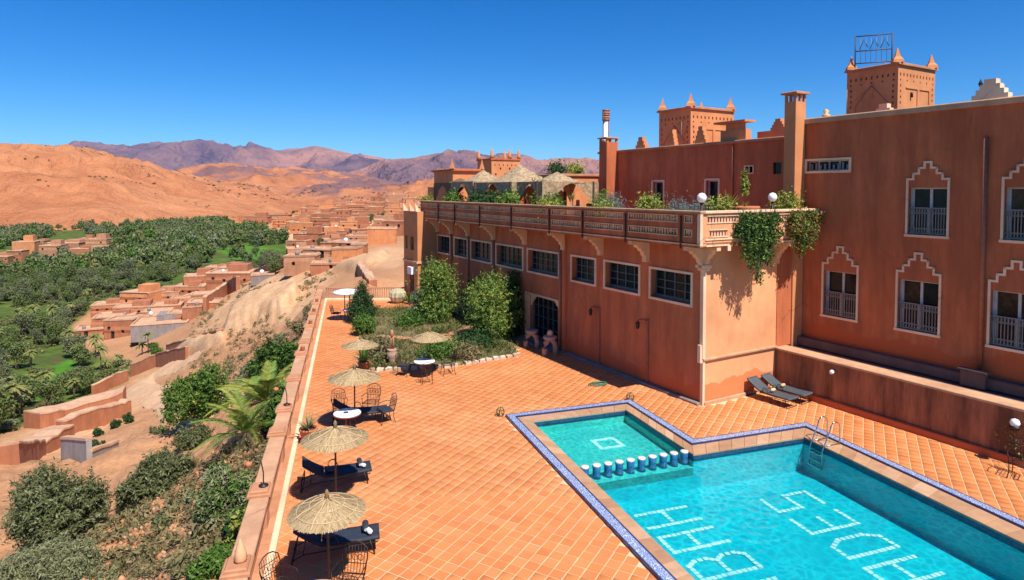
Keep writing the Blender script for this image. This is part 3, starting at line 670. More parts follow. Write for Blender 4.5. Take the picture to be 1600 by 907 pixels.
# stools in the water between the basins
M['stooltile'] = mosaic('blue_stool_mosaic',[(.012,.06,.17),(.03,.14,.32),(.02,.10,.26),(.06,.22,.40)],22)
M['stooltop'] = simple('pale_stool_top',(.60,.52,.46),.6,0,.15,14)
src = None
for k in range(10):
    q = 8.33+k*.395; p = 17.33
    w = poolw(q,p)
    lab = 'blue mosaic stool standing in the water between the two pool basins'
    if k == 0: lab = 'blue mosaic pool stool touching the coping, at the lantern-side end of its row'
    if src is None:
        src = thing('pool_stool',lab,'stool',(w.x,w.y,SH+.07),PA,'mosaic stools in the pool')
        MB().lathe([(.135,0),(.13,.1),(.12,.22),(.13,.34),(.14,.39)],14).build('base',M['stooltile'],src)
        MB().lathe([(.132,.391),(.135,.40),(.125,.425),(.08,.435),(0,.437)],14).build('seat',M['stooltop'],src)
        src['label'] = 'blue mosaic stool standing in the water between the two pool basins'
    else: dup(src,(w.x,w.y,SH+.07),PA+rnd.uniform(-.3,.3))
# ladder
w = poolw(16.45,16.35)
lad = thing('pool_ladder','curved stainless steel ladder at the pool edge near the loungers by the wall','ladder',(w.x,w.y,.03),PA)
for s in (-.26,.26):
    pts = [(.62,s,-.0),(.62,s,.52)]+[(.42+.20*math.cos(t),s,.58+.20*math.sin(t)) for t in [k*math.pi/7 for k in range(0,7)]]+[(.2,s,.5),(.02,s,.12),(-.10,s,-.15),(-.12,s,-.75)]
    MB().tube(pts,.022,8).build('handrail',M['steel'],lad)
for z in (-.28,-.52,-.74): MB().bbox(-.18,-.25,z-.02,-.05,.25,z+.015,.01).build('step',M['steel'],lad)
MB().tube([(-.05,-.26,.03),(.62,-.26,.03)],.014).tube([(-.05,.26,.03),(.62,.26,.03)],.014).build('anchor',M['steel'],lad)

# ---------------------------------------------------------------- balustrade along the edge
bal = thing('balustrade','long low terracotta balustrade with flared posts along the cliff side of the terrace','balustrade',tuple(BO),BA)
posts = [-6.6,-3.3,-.05,3.3,7.3,9.5,13.1,17.2,19.5,23.3,27.0,30.5,34.0,37.4]
mb = MB(); mb.box(-.36,-9,-3.2,-.06,37.6,-.02); mb.box(-.30,-9,-.02,-.08,37.6,.16); mb.build('retaining_wall',M['bal'],bal)
mb = MB()
for k in range(44): mb.bbox(.16,-9+k*1.06,-.03,.32,-9+k*1.06+1.05,.13,.02)
mb.build('kerb',M['trim'],bal)
MB().box(-.081,-9,-.011,.158,37.4,.045).build('footing',M['bal'],bal)
pm = MB().bbox(-.26,-.24,-.02,.10,.24,.90,.01); pm.bbox(-.36,-.33,.90,.20,.33,.98,.02); pm.bbox(-.30,-.27,.98,.14,.27,1.05,.03)
pme = pm.mesh('post',M['bal'])
for p in posts: link('post',pme,bal,(-.1,p,0))
for a,b2 in zip([-9.2]+posts,posts):
    a += .24; b2 -= .24; L = b2-a; n = max(2,round(L/.55))
    q = MB(); q.bbox(-.40,a,.80,.06,b2,.90,.02); q.build('top_rail',M['balcap'],bal)
    q = MB(); q.box(-.25,a,.16,-.13,b2,.80); n = 2
    for s_ in (-.13,-.25):
        x0,x1 = (s_,s_+.035) if s_ > -.2 else (s_-.035,s_)
        q.box(x0,a,.16,x1,b2,.27); q.box(x0,a,.70,x1,b2,.80)
        for j in range(n+1): u = a+j*L/n; q.box(x0,max(a,u-.08),.27,x1,min(b2,u+.08),.70)
    q.build('recessed_panel',M['bal'],bal)
# iron lamp brackets and a stone on the posts
def lampbracket(y, label):
    w = balw(-.1,y); t = thing('iron_lamp_bracket',label,'lamp bracket',(w.x,w.y,1.05),BA,'iron lamp brackets on the balustrade posts')
    MB().tube([(0,0,0),(0,0,.35),(-.05,.02,.6),(-.14,.05,.72),(-.28,.1,.70),(-.36,.12,.6)],.016,6).build('arm',M['blackiron'],t)
    MB().lathe([(.12,0),(.12,.03),(.04,.05),(.02,.09)],10).build('foot',M['blackiron'],t)
    MB().lathe([(.02,.06),(.08,.02),(.09,-.06),(.0,-.07)],10,(-.36,.12,.56)).build('lamp_shade',M['terra'],t)
lampbracket(3.3,'bent iron lamp bracket on the balustrade post beside the navy lounger with two parasols')
lampbracket(9.5,'bent iron lamp bracket on the balustrade post beyond the terracotta pot')
def potonpost(y,label,mat):
    w = balw(-.1,y); t = thing('small_pot',label,'pot',(w.x,w.y,1.05),0,'small pots on the balustrade posts')
    MB().lathe([(.07,0),(.11,.08),(.10,.16),(.12,.19),(.10,.2)],10).build('body',mat,t)
    MB().lathe([(.095,.19),(0,.2)],10).build('soil',M['soil'],t)
for y in (17.2,23.3,27.0,30.5): potonpost(y,'small dark pot standing on a far post of the terrace balustrade',M['terra'])
w = balw(-.12,-.05); t = thing('pointed_stone','pointed tan stone leaning on the nearest balustrade post cap','stone',(w.x,w.y,1.05),.4)
MB().lathe([(.09,0),(.13,.06),(.11,.2),(.06,.36),(.0,.5)],9).build('stone_body',M['buff'],t)
# railing at the far end of the terrace
rl = thing('far_railing','slim buff baluster railing on a low kerb across the far end of the terrace','railing',(-14.4,48.55,0),0)
MB().bbox(0,-.1,-.3,7.6,.12,.16,.02).build('kerb',M['trim'],rl)
MB().bbox(0,-.07,.92,7.6,.07,1.02,.02).build('top_rail',M['bal'],rl)
bm_ = MB().box(-.025,-.025,.16,.025,.025,.92).mesh('baluster',M['bal'])
for k in range(44): link('baluster',bm_,rl,(.1+k*.172,0,0))
# ---------------------------------------------------------------- hotel: the long wing with the balcony
TW = thing('hotel_terrace_wing','long terracotta hotel wing with a pierced balcony and cream framed windows facing the terrace','building',tuple(WC),WA)
def trim_rect(mb, x, u0, z0, u1, z1, w=.10, d=.05):                # a flat surround on a wall that faces -x
    mb.box(x-d,u0-w,z0-w,x+.02,u0,z1+w); mb.box(x-d,u1,z0-w,x+.02,u1+w,z1+w); mb.box(x-d,u0,z1,x+.02,u1,z1+w); mb.box(x-d-.02,u0,z0-w,x+.02,u1,z0)
wins = [(23.9,26.1),(21.05,23.1),(17.6,20.45),(13.75,16.9),(10.05,13.15),(6.91,8.84),(3.74,6.12),(.63,2.97)]
ZB, ZT = 3.9, 5.1
DOOR = (10.0,.12,12.95,2.55)
holes = [(a,ZB,b2,ZT) for a,b2 in wins]+[DOOR]
mb = MB(); mb.wall('x',0,0,26.3,-3.5,6.4,holes,.34)
mb.box(.4,.4,-3.4,9,26.2,6.4)
mb.add([(9,26.3,-3.5),(0,26.3,-3.5),(0,26.3,6.4),(9,26.3,6.4)],[(0,1,2,3)])
mb.build('wall',M['wall'],TW)
MB().wall('y',0,0,5.2,-.5,6.4,[],.1).build('end_wall',M['lit_end'],TW)
mb = MB(); mb.box(-.025,-.035,-.02,0,26.2,.0); mb.bbox(-.22,.05,-.02,-.005,9.6,.10,.03); mb.bbox(-.22,13.4,-.02,-.005,25.9,.10,.03); mb.build('plinth',M['kerb'],TW)
mb = MB(); mb.bbox(.05,-.09,-.02,4.3,-.004,.14,.03); mb.build('skirting',M['coping'],TW)
for a,b2 in wins:
    f = MB(); x0, x1 = .26, .33; w = b2-a; n = max(3,round(w/.55))
    f.box(x0,a,ZB,x1,b2,ZB+.12); f.box(x0,a,ZT-.05,x1,b2,ZT); f.box(x0,a,ZB+.12,x1,a+.05,ZT-.05); f.box(x0,b2-.05,ZB+.12,x1,b2,ZT-.05)
    win = f.build('window',M['frame'],TW)
    t = MB(); trim_rect(t,0,a,ZB,b2,ZT); t.build('window_trim',M['trim'],win)
    for k in range(1,n):
        u = a+w*k/n; MB().box(.25,u-.022,ZB+.12,.30,u+.022,ZT-.05).build('mullion',M['frame'],win)
    for z in (ZB+.42,ZB+.76): MB().box(.262,a+.05,z-.015,.29,b2-.05,z+.015).build('glazing_bar',M['frame'],win)
    for k in range(n):
        u0, u1 = a+w*k/n, a+w*(k+1)/n; MB().box(.31,u0+.02,ZB+.1,.325,u1-.02,ZT-.04).build('pane',M['glasswarm' if rnd.random()<.35 else 'glass'],win)
    c = MB(); c.box(.36,a,ZB,.39,b2,ZT); c.build('blind',M['wall2'],win)
# french door with a cusped arch
a,z0,b2,z1 = DOOR
f = MB(); f.box(.24,a,z0,.31,a+.07,z1); f.box(.24,b2-.07,z0,.31,b2,z1); f.box(.24,a+.07,z1-.06,.31,b2-.07,z1); f.box(.24,a+.07,z0,.31,b2-.07,z0+.1)
dr = f.build('door',M['frame'],TW)
for k in range(1,6): u = a+(b2-a)*k/6; MB().box(.25,u-.02,z0+.1,.295,u+.02,z1-.06).build('mullion',M['frame'],dr)
for z in (.8,1.4,2.0): MB().box(.252,a+.07,z-.015,.29,b2-.07,z+.015).build('glazing_bar',M['frame'],dr)
for k in range(6): u0 = a+(b2-a)*k/6; MB().box(.30,u0+.02,z0+.1,.315,u0+(b2-a)/6-.02,z1-.06).build('pane',M['glass'],dr)
t = MB(); t.box(-.05,a-.12,z0,.02,a,z1+.12); t.box(-.05,b2,z0,.02,b2+.5,z1+.12); t.box(-.05,a,z1,.02,b2,z1+.12); t.build('door_trim',M['buff'],dr)
for s,u in ((1,a),(-1,b2)):
    pr = [(0,z1),(s*.55,z1),(s*.5,z1-.1),(s*.4,z1-.12),(s*.34,z1-.24),(s*.22,z1-.28),(s*.17,z1-.42),(s*.06,z1-.5),(0,z1-.62)]
    n = len(pr); vs = [(.06,u+p,z) for p,z in pr]+[(.16,u+p,z) for p,z in pr]
    MB().add(vs,[list(range(n)),list(range(n,2*n))[::-1]]+[(i,i+n,(i+1)%n+n,(i+1)%n) for i in range(n)]).build('arch_corner',M['trim'],dr)
MB().bbox(-.75,a-.2,-.02,-.0,b2+.3,.12,.02).build('door_step',M['kerb'],TW)
# white corner band, capital and ledge
mb = MB(); mb.box(-.06,-.06,1.86,.10,.10,5.45); mb.box(-.16,-.03,1.7,-.0,.12,2.4); mb.box(-.03,-.055,0,.09,.09,1.8); mb.build('corner_band',M['trim'],TW)
mb = MB(); mb.bbox(-.20,-.20,5.45,.24,.24,5.58,.02); mb.bbox(-.14,-.14,5.35,.18,.18,5.45,.02); mb.build('capital',M['trim'],TW)
MB().bbox(-.02,-.10,1.78,4.36,.02,1.86,.02).build('ledge',M['coping'],TW)
# downpipes and the lamp conduits
for u in (23.55,20.8,17.2): MB().tube([(-.07,u,6.2),(-.07,u,-.02)],.05,8).build('downpipe',M['brownpipe'],TW)
MB().box(-.10,9.30,0,.02,9.62,6.3).build('pilaster',M['wall'],TW)
MB().tube([(-.12,9.75,6.1),(-.12,9.75,.02)],.07,8).build('downpipe',M['brownpipe'],TW)
for u in (6.53,3.13):
    MB().box(-.07,u-.06,.0,.01,u+.06,2.85).build('conduit',M['brownpipe'],TW)
    w = hotel(-.05,u,2.8); L = thing('wall_lantern','small black wall lantern on a bracket %s' % ('nearer the white corner band of the long wing' if u<4 else 'beside the double downpipe of the long wing'),'lantern',tuple(w),WA,'wall lanterns on the long wing')
    MB().tube([(0,0,0),(-.12,.08,.08),(-.24,.2,.06),(-.28,.3,-.02)],.018,6).build('bracket',M['blackiron'],L)
    MB().lathe([(.03,-.36),(.075,-.3),(.095,-.12),(.11,-.10),(.04,-.03),(.01,.01)],8,(-.28,.3,-.02)).build('lamp_body',M['blackiron'],L)
    MB().lathe([(.06,-.29),(.08,-.13)],8,(-.28,.3,-.02)).build('lamp_glass',M['glass'],L)
# terrace floor and balcony
FLO = 6.5
mb = MB(); mb.box(-1.0,-.75,6.32,12,-.02,FLO); mb.box(-1.0,-.02,6.32,12,27,FLO-.001); mb.build('upper_floor',M['wall2'],TW)
SEC = [-.55,.2,3.45,6.55,9.4,13.3,17.2,20.85,23.6,27.0]
up, lo = (7.27,7.50), (6.74,6.97)
pj = MB(); hl = []
for a,b2 in zip(SEC,SEC[1:]): hl += [(a+.22,up[0],b2-.18,up[1]),(a+.22,lo[0],b2-.18,lo[1])]
pj.wall('x',-1.0,-.75,27.0,6.42,7.62,hl,.12)
pj.box(-.98,26.9,6.42,3,27.0,7.62)
pi = MB(); pi.wall('x',-.86,-.75,27.0,6.5,7.62,[h for h in hl if h[1]>7],.0); pi.f = [f[::-1] for f in pi.f]
pj.add(pi.v,pi.f)
par = pj.build('parapet',M['wall2'],TW)
def coprail(mb,x0,y0,x1,y1): mb.bbox(x0,y0,7.62,x1,y1,7.71,.02)
c = MB(); coprail(c,-1.08,-.83,-.80,27.05); c.build('parapet_coping',M['coping'],par)
for (x0,y0,x1,y1) in hl:
    t = MB(); trim_rect(t,-1.0,x0,y0,x1,y1,.035,.025); t.build('panel_trim',M['buff'],par)
    q = MB(); L = x1-x0; n = max(3,round(L/.16)); hh = y1-y0
    for k in range(n):
        u = x0+(k+.5)*L/n; s = rnd.choice((.022,.03,.04))
        q.box(-.97,u-s,y0,-.91,u+s,y1)
        if rnd.random()<.55: q.box(-.965,u-.075,y0+hh*rnd.choice((.3,.5,.68)),-.915,u+.075,y0+hh*rnd.choice((.3,.5,.68))+.05)
        if rnd.random()<.4: q.lathe([(0,-.04),(.035,0),(0,.04)],6,(-.94,u+.04,y0+hh*.5),0)
    tag(q.build('baluster_row',M['buff'],par),kind='stuff')
mb = MB(); mb.box(-1.04,-.79,6.40,-.985,27.0,6.46); mb.box(-1.04,-.79,6.36,-.7,-.735,6.46); mb.build('slab_edge',M['buff'],par)
for u in SEC[1:-1]: MB().tube([(-1.05,u,7.5),(-1.05,u,6.25)],.035,6).build('drain_pipe',M['blackiron'],par)
# end parapet of the balcony, pierced, in the sun
hs_ = [(-.62,up[0],1.0,up[1]),(-.5,lo[0],.45,lo[1]),(3.0,up[0],5.3,up[1])]
e = MB(); e.wall('y',-.75,-1.0,6.0,6.42,7.62,hs_,.12)
e2 = MB(); e2.wall('y',-.63,-1.0,6.0,6.5,7.62,[h for h in hs_ if h[1]>7],0); e2.f = [f[::-1] for f in e2.f]; e.add(e2.v,e2.f)
ep = e.build('end_parapet',M['lit_end'],TW)
c = MB(); coprail(c,-.80,-.83,6.0,-.55); c.bbox(-1.06,-.81,6.40,-.92,-.66,7.615,.01); c.box(-.9,-.79,6.36,.55,-.735,6.42); c.box(.45,-.79,6.16,.62,-.735,6.36); c.box(-.75,-.785,6.60,.9,-.745,6.65)
c.box(2.2,-.79,6.36,3.3,-.735,6.43); c.box(3.6,-.79,6.36,6.0,-.735,6.42); c.build('parapet_trim',M['trim'],ep)
q = MB()
for x0,z0,x1,z1 in hs_:
    n = max(4,round((x1-x0)/.17))
    for k in range(n+1): u = x0+(x1-x0)*k/n; q.box(u-.035,-.72,z0,u+.035,-.66,z1)
    q.box(x0-.04,-.775,z0-.04,x1+.04,-.745,z0); q.box(x0-.04,-.775,z1,x1+.04,-.745,z1+.03)
tag(q.build('baluster_row',M['trim'],ep),kind='stuff')
# stepped brackets under the balcony
def bracket(parent, M_, w=.26):
    pr = [(0,0),(1.0,0),(1.0,-.16),(.72,-.18),(.66,-.30),(.52,-.34),(.46,-.46),(.34,-.50),(.29,-.66),(.2,-.72),(.2,-.95),(0,-.95)]
    n = len(pr); vs = [(-x,-w/2,z) for x,z in pr]+[(-x,w/2,z) for x,z in pr]
    return MB().add(vs,[list(range(n)),list(range(n,2*n))[::-1]]+[(i,i+n,(i+1)%n+n,(i+1)%n) for i in range(n)],0,False,M_).build('bracket',M['buff'],parent)
for u in (25.95,23.55,20.8,17.2,13.4,9.5,6.4,3.2): bracket(TW,Matrix.Translation((0,u,6.33)))
bracket(TW,Matrix.Translation((.0,.0,6.33)),.22); bracket(TW,Matrix.Translation((.0,.0,6.332))@Matrix.Rotation(R(90),4,'Z')@Matrix.Diagonal((.75,1,1,1)),.22)
bracket(TW,Matrix.Translation((4.2,.0,6.33))@Matrix.Rotation(R(90),4,'Z')@Matrix.Diagonal((.75,1,1,1)),.3)
# end block beyond the wing
mb = MB(); mb.wall('y',26.15,-1.6,0,-8,6.1,[],.1); mb.wall('x',-1.6,26.15,29.0,-8,6.9,[(26.9,4.0,27.6,5.0),(26.9,.2,27.8,2.4),(28.2,4.0,28.7,5.0)],.3)
mb.box(-1.3,26.5,-8,8,29,6.3); mb.wall('y',26.15,-1.6,-.9,6.1,6.9,[],.1); mb.box(-1.59,28.9,6,1,29.0,7.2)
mb.build('end_block',M['earth'],TW)
MB().box(-1.7,26.05,3.05,-.02,26.14,3.2).box(-1.7,26.14,3.05,-1.6,29,3.2).build('string_course',M['buff'],TW)
for q_ in ((26.95,4.05,27.55,4.95),(26.95,.25,27.75,2.35),(28.25,4.05,28.65,4.95)): MB().box(-1.33,q_[0],q_[1],-1.31,q_[2],q_[3]).build('end_window',M['glass'],TW)
for y in (26.3,27.5,28.85):
    MB().add([(-1.7,y-.1,6.9),(-1.3,y-.1,6.9),(-1.3,y+.1,6.9),(-1.7,y+.1,6.9),(-1.72,y-.03,7.5),(-1.68,y+.03,7.5)],[(0,1,2,3)[::-1],(0,1,4),(1,2,5,4),(2,3,5),(3,0,4,5)]).build('horn_finial',M['trim'],TW)
MB().bbox(-1.9,26.7,2.2,-1.6,27.5,2.75,.03).build('air_conditioner',M['white'],TW)

# ---------------------------------------------------------------- hotel: guest-room wing at the pool
GW = thing('hotel_guest_wing','tall brown terracotta guest wing with stepped cream window surrounds beside the pool','building',tuple(WC),WA)
GX = 6.0
lowers = [(-2.6,-1.0),(-5.67,-4.07),(-8.74,-7.14),(-11.8,-10.2)]; uppers = [(-5.87,-4.37),(-8.95,-7.45),(-12,-10.5)]
gh = [(a+.09,3.22,b2-.06,5.10) for a,b2 in lowers]+[(a+.09,6.83,b2-.06,8.58) for a,b2 in uppers]+[(-2.1,9.30,-.2,9.74)]
mb = MB(); mb.wall('x',GX,-15,.35,1.4,11.35,gh,.28); mb.add([(GX,.35,1.4),(14,.35,1.4),(14,.35,11.35),(GX,.35,11.35)],[(0,1,2,3)[::-1]])
mb.box(GX+.4,-15,1.4,14,.3,11.3); mb.build('wall',M['wall2'],GW)
mb = MB(); mb.bbox(GX-.10,-15.1,11.35,GX+.35,.40,11.58,.04); mb.bbox(GX+.35,.1,11.35,14,.40,11.56,.04); mb.build('coping',M['coping'],GW)
mb = MB(); mb.bbox(GX-.34,-15,1.77,GX-.003,-.02,2.12,.03); mb.build('plinth',M['channel'],GW)
def step_trim(u0,u1,z0,zs,za):
    w = u1-u0; q = .075; t = MB(); x0, x1 = GX-.045, GX+.01
    xs = [0,.14,.27,.40]; zz = [zs,zs+(za-zs)/3,zs+(za-zs)*2/3,za]
    t.box(x0,u0,z0,x1,u0+q,zs+q); t.box(x0,u1-q,z0,x1,u1,zs+q); t.box(x0-.03,u0-.02,z0-.09,x1,u1+.02,z0)
    for k in range(3):
        ua, ub = u0+xs[k]*w, u0+xs[k+1]*w; a2, b2 = u1-xs[k]*w, u1-xs[k+1]*w
        t.box(x0,ua+(q if k==0 else 0),zz[k],x1,ub,zz[k]+q); t.box(x0,ub,zz[k],x1,ub+q,zz[k+1]+q)
        t.box(x0,b2,zz[k],x1,a2-(q if k==0 else 0),zz[k]+q); t.box(x0,b2-q,zz[k],x1,b2,zz[k+1]+q)
    t.box(x0,u0+.40*w+q,za,x1,u1-.40*w-q,za+q)
    return t
def french(a,b2,z0,zt,zs,za):
    u0, u1 = a+.09, b2-.06; f = MB(); x0,x1 = GX+.20, GX+.27
    f.box(x0,u0,z0,x1,u0+.04,zt); f.box(x0,u1-.13,z0,x1,u1,zt); f.box(x0,u0+.04,zt-.05,x1,u1-.13,zt); um = (u0+u1-.1)/2; f.box(x0-.01,um-.045,z0,x1,um+.045,zt-.05)
    win = f.build('window',M['whiteframe'],GW)
    for p,q in ((u0+.04,um-.045),(um+.045,u1-.13)): MB().box(GX+.245,p,z0,GX+.26,q,zt-.05).build('pane',M['glasswarm' if rnd.random()<.3 else 'glass'],win)
    MB().box(GX+.285,u0,z0,GX+.30,u1,zt).build('curtain',M['channel'],win)
    step_trim(a,b2,z0,zs,za).build('stepped_surround',M['trim'],win)
    r = MB(); h = z0+1.02; X = GX+.06
    r.box(X-.02,u0,h-.04,X+.02,u1,h); r.box(X-.018,u0,z0+.03,X+.018,u1,z0+.08)
    for z in (h-.22,z0+.24): r.box(X-.012,u0,z-.015,X+.012,u1,z+.015)
    for k in range(15):
        u = u0+.02+(u1-u0-.04)*k/14; r.box(X-.012,u-.014,z0+.08,X+.012,u+.014,h-.04)
    for k in range(14):
        u = u0+.02+(u1-u0-.04)*(k+.5)/14
        for zc in (h-.13,z0+.16): r.tube([(X,u+.035*math.cos(t),zc+.06*math.sin(t)) for t in [j*math.pi/4 for j in range(8)]],.011,4,closed=True)
    r.box(X-.02,um-.03,z0+.03,X+.02,um+.03,h)
    r.build('railing',M['iron'],win)
for a,b2 in lowers: french(a,b2,3.22,5.10,5.38,6.10)
for a,b2 in uppers: french(a,b2,6.83,8.58,8.86,9.48)
f = MB(); f.box(GX+.15,-2.1,9.30,GX+.2,-.2,9.36); f.box(GX+.15,-2.1,9.69,GX+.2,-.2,9.74)
for u in (-2.1,-1.62,-1.15,-.68,-.25): f.box(GX+.15,u,9.36,GX+.2,u+.05,9.69)
sw = f.build('slot_window',M['whiteframe'],GW); MB().box(GX+.18,-2.1,9.3,GX+.195,-.2,9.74).build('pane',M['glass'],sw)
t = MB(); trim_rect(t,GX,-2.1,9.30,-.2,9.74,.09,.05); t.build('window_trim',M['trim'],sw)
for k in range(9): u = -2.0+k*.2; MB().box(GX+.12,u,9.34,GX+.14,u+.09,9.55+.1*((k*5)%3)/2).build('louvre',M['iron'],sw)
MB().tube([(GX-.08,-6.97,10.3),(GX-.08,-6.99,2.3)],.075,8).build('downpipe',M['brownpipe'],GW)
MB().bbox(GX-.55,-7.35,1.77,GX-.345,-6.6,2.3,.03).bbox(GX-.62,-7.42,2.3,GX-.345,-6.53,2.37,.02).build('gully_box',M['channel'],GW)
MB().tube([(GX-.10,.18,6.3),(GX-.10,.18,1.8)],.05,8).build('downpipe',M['frame'],GW)
def merlon(parent, M_, n=4, w=.5, h=.22, d=.3, mat='buff'):
    mb = MB()
    for k in range(n):
        ww = w*(1-k/n)+.06; mb.box(-d/2,-ww,h*k,d/2,ww,h*(k+1)-.001,0,M_)
    return mb.build('stepped_merlon',M[mat],parent)
merlon(GW,Matrix.Translation((GX+.15,-7.0,11.58)),4,.48,.17,.3,'trim')
merlon(GW,Matrix.Translation((GX+4,-1.2,11.56)),4,.5,.2,.3,'trim')
MB().lathe([(.16,0),(.16,.12),(.06,.16),(.12,.28),(.0,.36)],8,(GX+.2,-.9,11.57)).build('finial',M['buff'],GW)
MB().tube([(GX+2.5,-.35,11.5),(GX+2.5,-.35,13.0)],.018,5).build('antenna',M['iron'],GW)
MB().tube([(GX+1.2,-6.2,11.5),(GX+1.2,-6.2,12.2)],.03,6).lathe([(.05,0),(.08,.1),(.03,.22),(0,.3)],8,(GX+1.2,-6.2,12.2)).build('roof_lamp',M['blackiron'],GW)
# chimney at the inner corner
mb = MB(); mb.box(5.3,-.1,1.7,5.97,.45,12.3); mb.build('chimney',M['earth'],GW)
ch = MB(); ch.bbox(5.18,-.22,12.62,6.09,.57,12.72,.03)
for x in (5.3,5.60,5.87): 
    for y in (-.1,.35): ch.box(x,y,12.3,x+.1,y+.1,12.62)
ch.build('chimney_cap',M['bal'],GW)
MB().box(4.375,-.03,1.795,5.295,.44,6.3).build('corner_pier',M['wall'],GW)
# retaining wall of the raised gutter
RW = thing('retaining_wall','low stained brown retaining wall with a sunlit sandstone coping along the pool','wall',tuple(WC),WA)
mb = MB(); mb.wall('x',4.36,-24,-.0,-.05,1.70,[],.1); mb.box(4.45,-24,-.05,GX,-.01,1.69); mb.build('wall_body',M['retain'],RW)
MB().bbox(4.28,-24,1.70,5.05,-.0,1.79,.02).build('wall_coping',M['coping'],RW)
MB().box(5.05,-24,1.69,GX,-.0,1.72).build('gutter',M['channel'],RW)
MB().bbox(4.22,-24,-.02,4.355,-.0,.24,.03).build('skirting',M['wall'],RW)
# ---------------------------------------------------------------- hotel: the house on the roof terrace and the towers
UH = thing('roof_terrace_house','dark terracotta house on the upper terrace with two cream framed doors and roof pinnacles','building',tuple(WC),WA)
UX = 7.0
dd = [(9.66,6.5,10.52,8.98),(5.60,6.5,6.44,9.0)]
mb = MB(); mb.wall('x',UX,.5,15.6,6.4,10.85,dd+[(1.85,9.25,2.3,9.8),(3.45,9.35,3.9,9.65)],.3); mb.box(UX+.35,.46,6.4,13.9,15.5,10.8)
mb.wall('y',.46,UX,13.9,11.3,11.301,[],.1); mb.add([(UX,15.6,6.4),(13.9,15.6,6.4),(13.9,15.6,10.85),(UX,15.6,10.85)],[(0,1,2,3)[::-1]])
mb.build('wall',M['wall'],UH)
MB().bbox(UX-.12,.5,10.85,UX+.3,15.7,11.0,.03).build('coping',M['bal'],UH)
for a,z0,b2,z1 in dd:
    f = MB(); f.box(UX+.18,a,z0,UX+.25,a+.05,z1); f.box(UX+.18,b2-.05,z0,UX+.25,b2,z1); f.box(UX+.18,a+.05,z1-.06,UX+.25,b2-.05,z1)
    d = f.build('door',M['whiteframe'],UH); t = MB(); trim_rect(t,UX,a,z0,b2,z1,.1,.05); t.build('door_trim',M['trim'],d)
    MB().box(UX+.20,a+.05,z0,UX+.215,a+.24,z1-.06).build('door_leaf',M['frame'],d); MB().box(UX+.27,a,z0,UX+.28,b2,z1).build('pane',M['glass'],d)
MB().box(UX+.1,1.85,9.25,UX+.12,2.3,9.8).build('dark_window',M['glass'],UH); MB().box(UX+.25,3.45,9.35,UX+.27,3.9,9.65).build('vent_pane',M['glass'],UH)
t = MB(); trim_rect(t,UX,3.45,9.35,3.9,9.65,.07,.04); t.box(UX-.02,3.65,9.35,UX+.02,3.7,9.65); t.build('vent_frame',M['trim'],UH)
MB().tube([(UX-.06,4.65,10.8),(UX-.06,4.65,6.5)],.04,6).build('downpipe',M['brownpipe'],UH)
for u,n,w in ((11.9,3,.36),(9.3,4,.22),(7.1,4,.34)): merlon(UH,Matrix.Translation((UX+.35,u,10.98)),n,w,.24,.3,'earth')
# small pierced gable near the chimney
MB().box(UX+.1,4.0,11.0,UX+.5,5.6,11.55).box(UX-.1,3.9,11.9,UX+.7,5.9,12.0).box(UX+.15,4.3,11.55,UX+.45,5.3,11.9).build('vent_hood',M['earth'],UH)
mb = MB(); mb.box(UX+1.2,.6,10.9,UX+1.5,4.2,11.45); mb.build('roof_parapet',M['earth'],UH)
merlon(UH,Matrix.Translation((UX+1.35,3.0,11.45)),4,.36,.14,.3,'earth')
mb = MB(); mb.box(6.1,13.75,6.4,6.98,14.5,11.5); mb.build('end_chimney',M['wall'],UH)
mb = MB(); mb.bbox(6.0,13.65,11.72,7.05,14.6,11.8,.02)
for x in (6.1,6.85):
    for y in (13.75,14.38): mb.box(x,y,11.5,x+.12,y+.12,11.72)
mb.build('end_chimney_cap',M['bal'],UH)
merlon(UH,Matrix.Translation((UX+.2,15.3,10.98)),3,.3,.25,.3,'earth')
MB().tube([(UX+2,10.3,11),(UX+2,10.3,12.6)],.015,5).build('antenna',M['iron'],UH)
